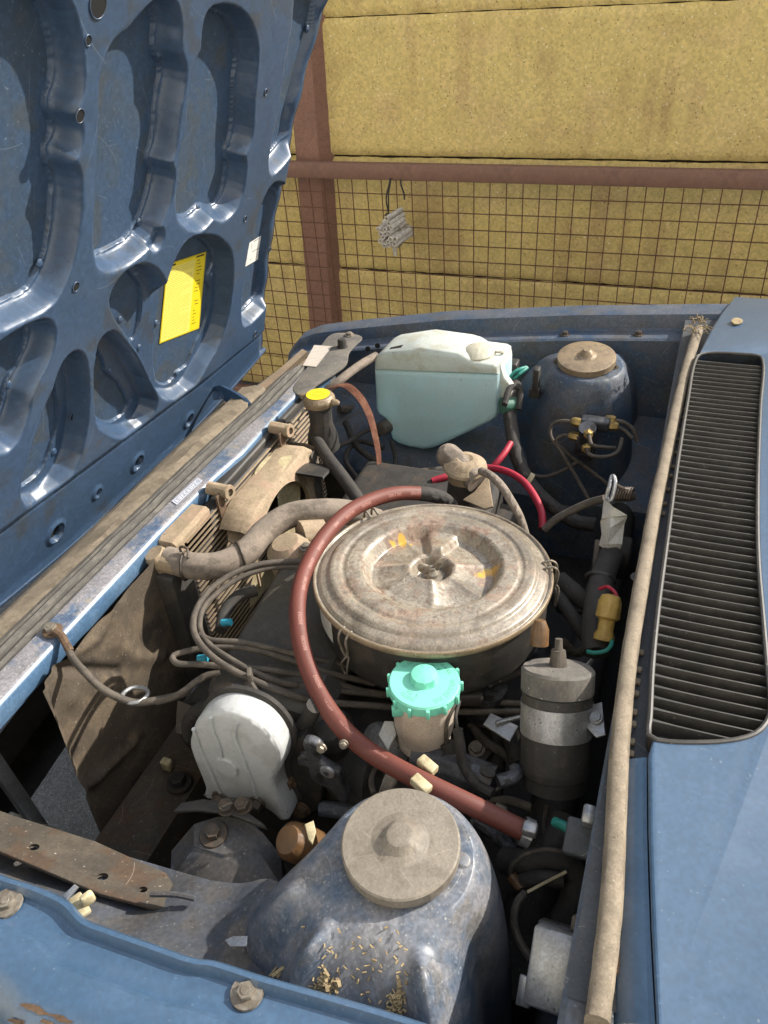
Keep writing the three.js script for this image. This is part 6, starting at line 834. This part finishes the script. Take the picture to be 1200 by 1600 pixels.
{ // bits lying about
  const t = thing('plastic_clip', 'cream plastic trim clip lying on the near inner wing', 'clip', A(130, 1412, 0.75));
  part('base', box(0.024, 0.005, 0.013, 0.002).rotateY(-0.5).translate(...A(124, 1416, 0.765).toArray()), M.cream, t); part('hook', box(0.007, 0.014, 0.012, 0.003).rotateY(-0.5).translate(...A(137, 1404, 0.772).toArray()), M.cream, t);
  single('metal_strap', slab([[352, 1470], [365, 1464], [388, 1464], [386, 1480], [360, 1480]].map(([x, y]) => A(x, y, 0.72)), V(0, 1, 0.1), 0.002, 0.0005), M.silver, 'short flat metal strap left of the near tower beside the wing', 'bracket');
  single('steel_tab', slab([[98, 1402], [120, 1384], [126, 1388], [106, 1408]].map(([x, y]) => A(x, y, 0.745)), V(0, 1, 0.2), 0.003, 0.001), M.silver, 'small steel tab beside the cream clip', 'tab');
  const rc = new THREE.Raycaster(); scene.updateMatrixWorld(true);
  const near = []; car.traverse((m) => { if (m.isMesh && /near suspension tower|shelf in front/.test(m.userData.label || '')) near.push(m); });
  const drop = (x, y) => { rc.set(CAM, ray(x, y).normalize()); const h = rc.intersectObjects(near, false)[0]; return h ? h.point : A(x, y, 0.72); };
  const bits = (n, cx, cy, sx, sy, big) => { const gs = []; for (let i = 0; i < n; i++) { const x = cx + (rnd() + rnd() - 1) * sx, y = cy + (rnd() + rnd() - 1) * sy, p = drop(x, y), l = 0.003 + rnd() * rnd() * 0.016 * big, g = new THREE.BoxGeometry(l, 0.0007 + rnd() * 0.0008, 0.0010 + rnd() * 0.0018 * big); g.rotateZ((rnd() - 0.5) * 0.6); g.rotateY(rnd() * 6.28); gs.push(mv(g, p.clone().add(V(0, 0.0016 + rnd() * 0.003, 0)))); } return gs; };
  single('plant_litter', join(bits(13, 512, 1534, 30, 24, 1.5), bits(60, 508, 1545, 26, 16, 0.2), bits(8, 616, 1560, 22, 40, 1.4), bits(60, 618, 1575, 16, 26, 0.25), bits(3, 436, 1514, 10, 16, 2.4), bits(50, 560, 1500, 100, 80, 0.15)), M.straw, 'dry straw and leaf crumbs lying on the near tower slope by the wing', 'litter', { kind: 'stuff' });
  { const wg = []; car.traverse((m) => { if (m.isMesh && /near front wing/.test(m.userData.label || '')) wg.push(m); });
    const hit = (x, y) => { rc.set(CAM, ray(x, y).normalize()); const h = rc.intersectObjects(wg, false)[0]; return h ? [h.point, h.face.normal] : null; };
    for (const [cx, cy, l, w] of [[56, 1577, 22, 6], [96, 1592, 16, 5], [28, 1596, 12, 4], [74, 1598, 10, 5]]) { const n = 14, out = []; let nn = V(0, 1, 0); for (let k = 0; k < n; k++) { const a = k / n * 6.283, e = 0.7 + 0.6 * hash(k, cx, 3), h = hit(cx + Math.cos(a) * l * e, cy + Math.sin(a) * w * e + Math.cos(a) * l * 0.35); if (h) { out.push(h[0]); nn = h[1]; } } if (out.length > 6) { if (nn.dot(CAM.clone().sub(out[0])) < 0) nn.negate(); part('paint_chip', slab(out.map((p) => p.clone().addScaledVector(nn, 0.0004)), nn, 0.0004), M.rust, car, { label: 'rusty chip in the paint of the near wing' }); } } }
  single('dead_leaf', slab(smoothLoop([[1142, 502], [1150, 498], [1160, 500], [1157, 505], [1148, 506]].map(([x, y]) => A(x, y, 0.836)), 20), V(0.1, 1, 0.1), 0.002, 0.0005), M.straw, 'small dry leaf on the pale cowl panel at the far corner', 'leaf');
  { const gs = []; for (let i = 0; i < 22; i++) { const p = A(1090 + rr(-10, 14), 508 + rr(-8, 14), 0.835), e = p.clone().add(V(rr(-0.02, 0.02), rr(-0.004, 0.014), rr(-0.02, 0.02))); gs.push(tube([p, p.clone().lerp(e, 0.5).add(V(rr(-0.004, 0.004), 0.004, 0)), e], 0.0009, 6, 5)); } single('twig_litter', join(gs), M.straw, 'dry twigs and roots caught at the far end of the cowl seal', 'litter', { kind: 'stuff', crease: 0 }); }
}

for (const [n, g] of [['plug_lead', 'spark plug leads'], ['black_hose', 'black hoses right of the air cleaner'], ['vacuum_tube', 'thin tubes round the washer pump'], ['battery_cable', 'visible runs of the red cable'], ['blue_plug', 'small blue plugs'], ['hose_clamp', 'clamps on the top hose'], ['dust_cap', 'dust caps on the suspension towers']]) for (const o of scene.children) if (o.name.replace(/_\d\d\d$/, '') === n) o.userData.group = g;

scene.traverse((o) => { if (o.isMesh) { o.castShadow = true; o.receiveShadow = true; } });
renderer.render(scene, camera);
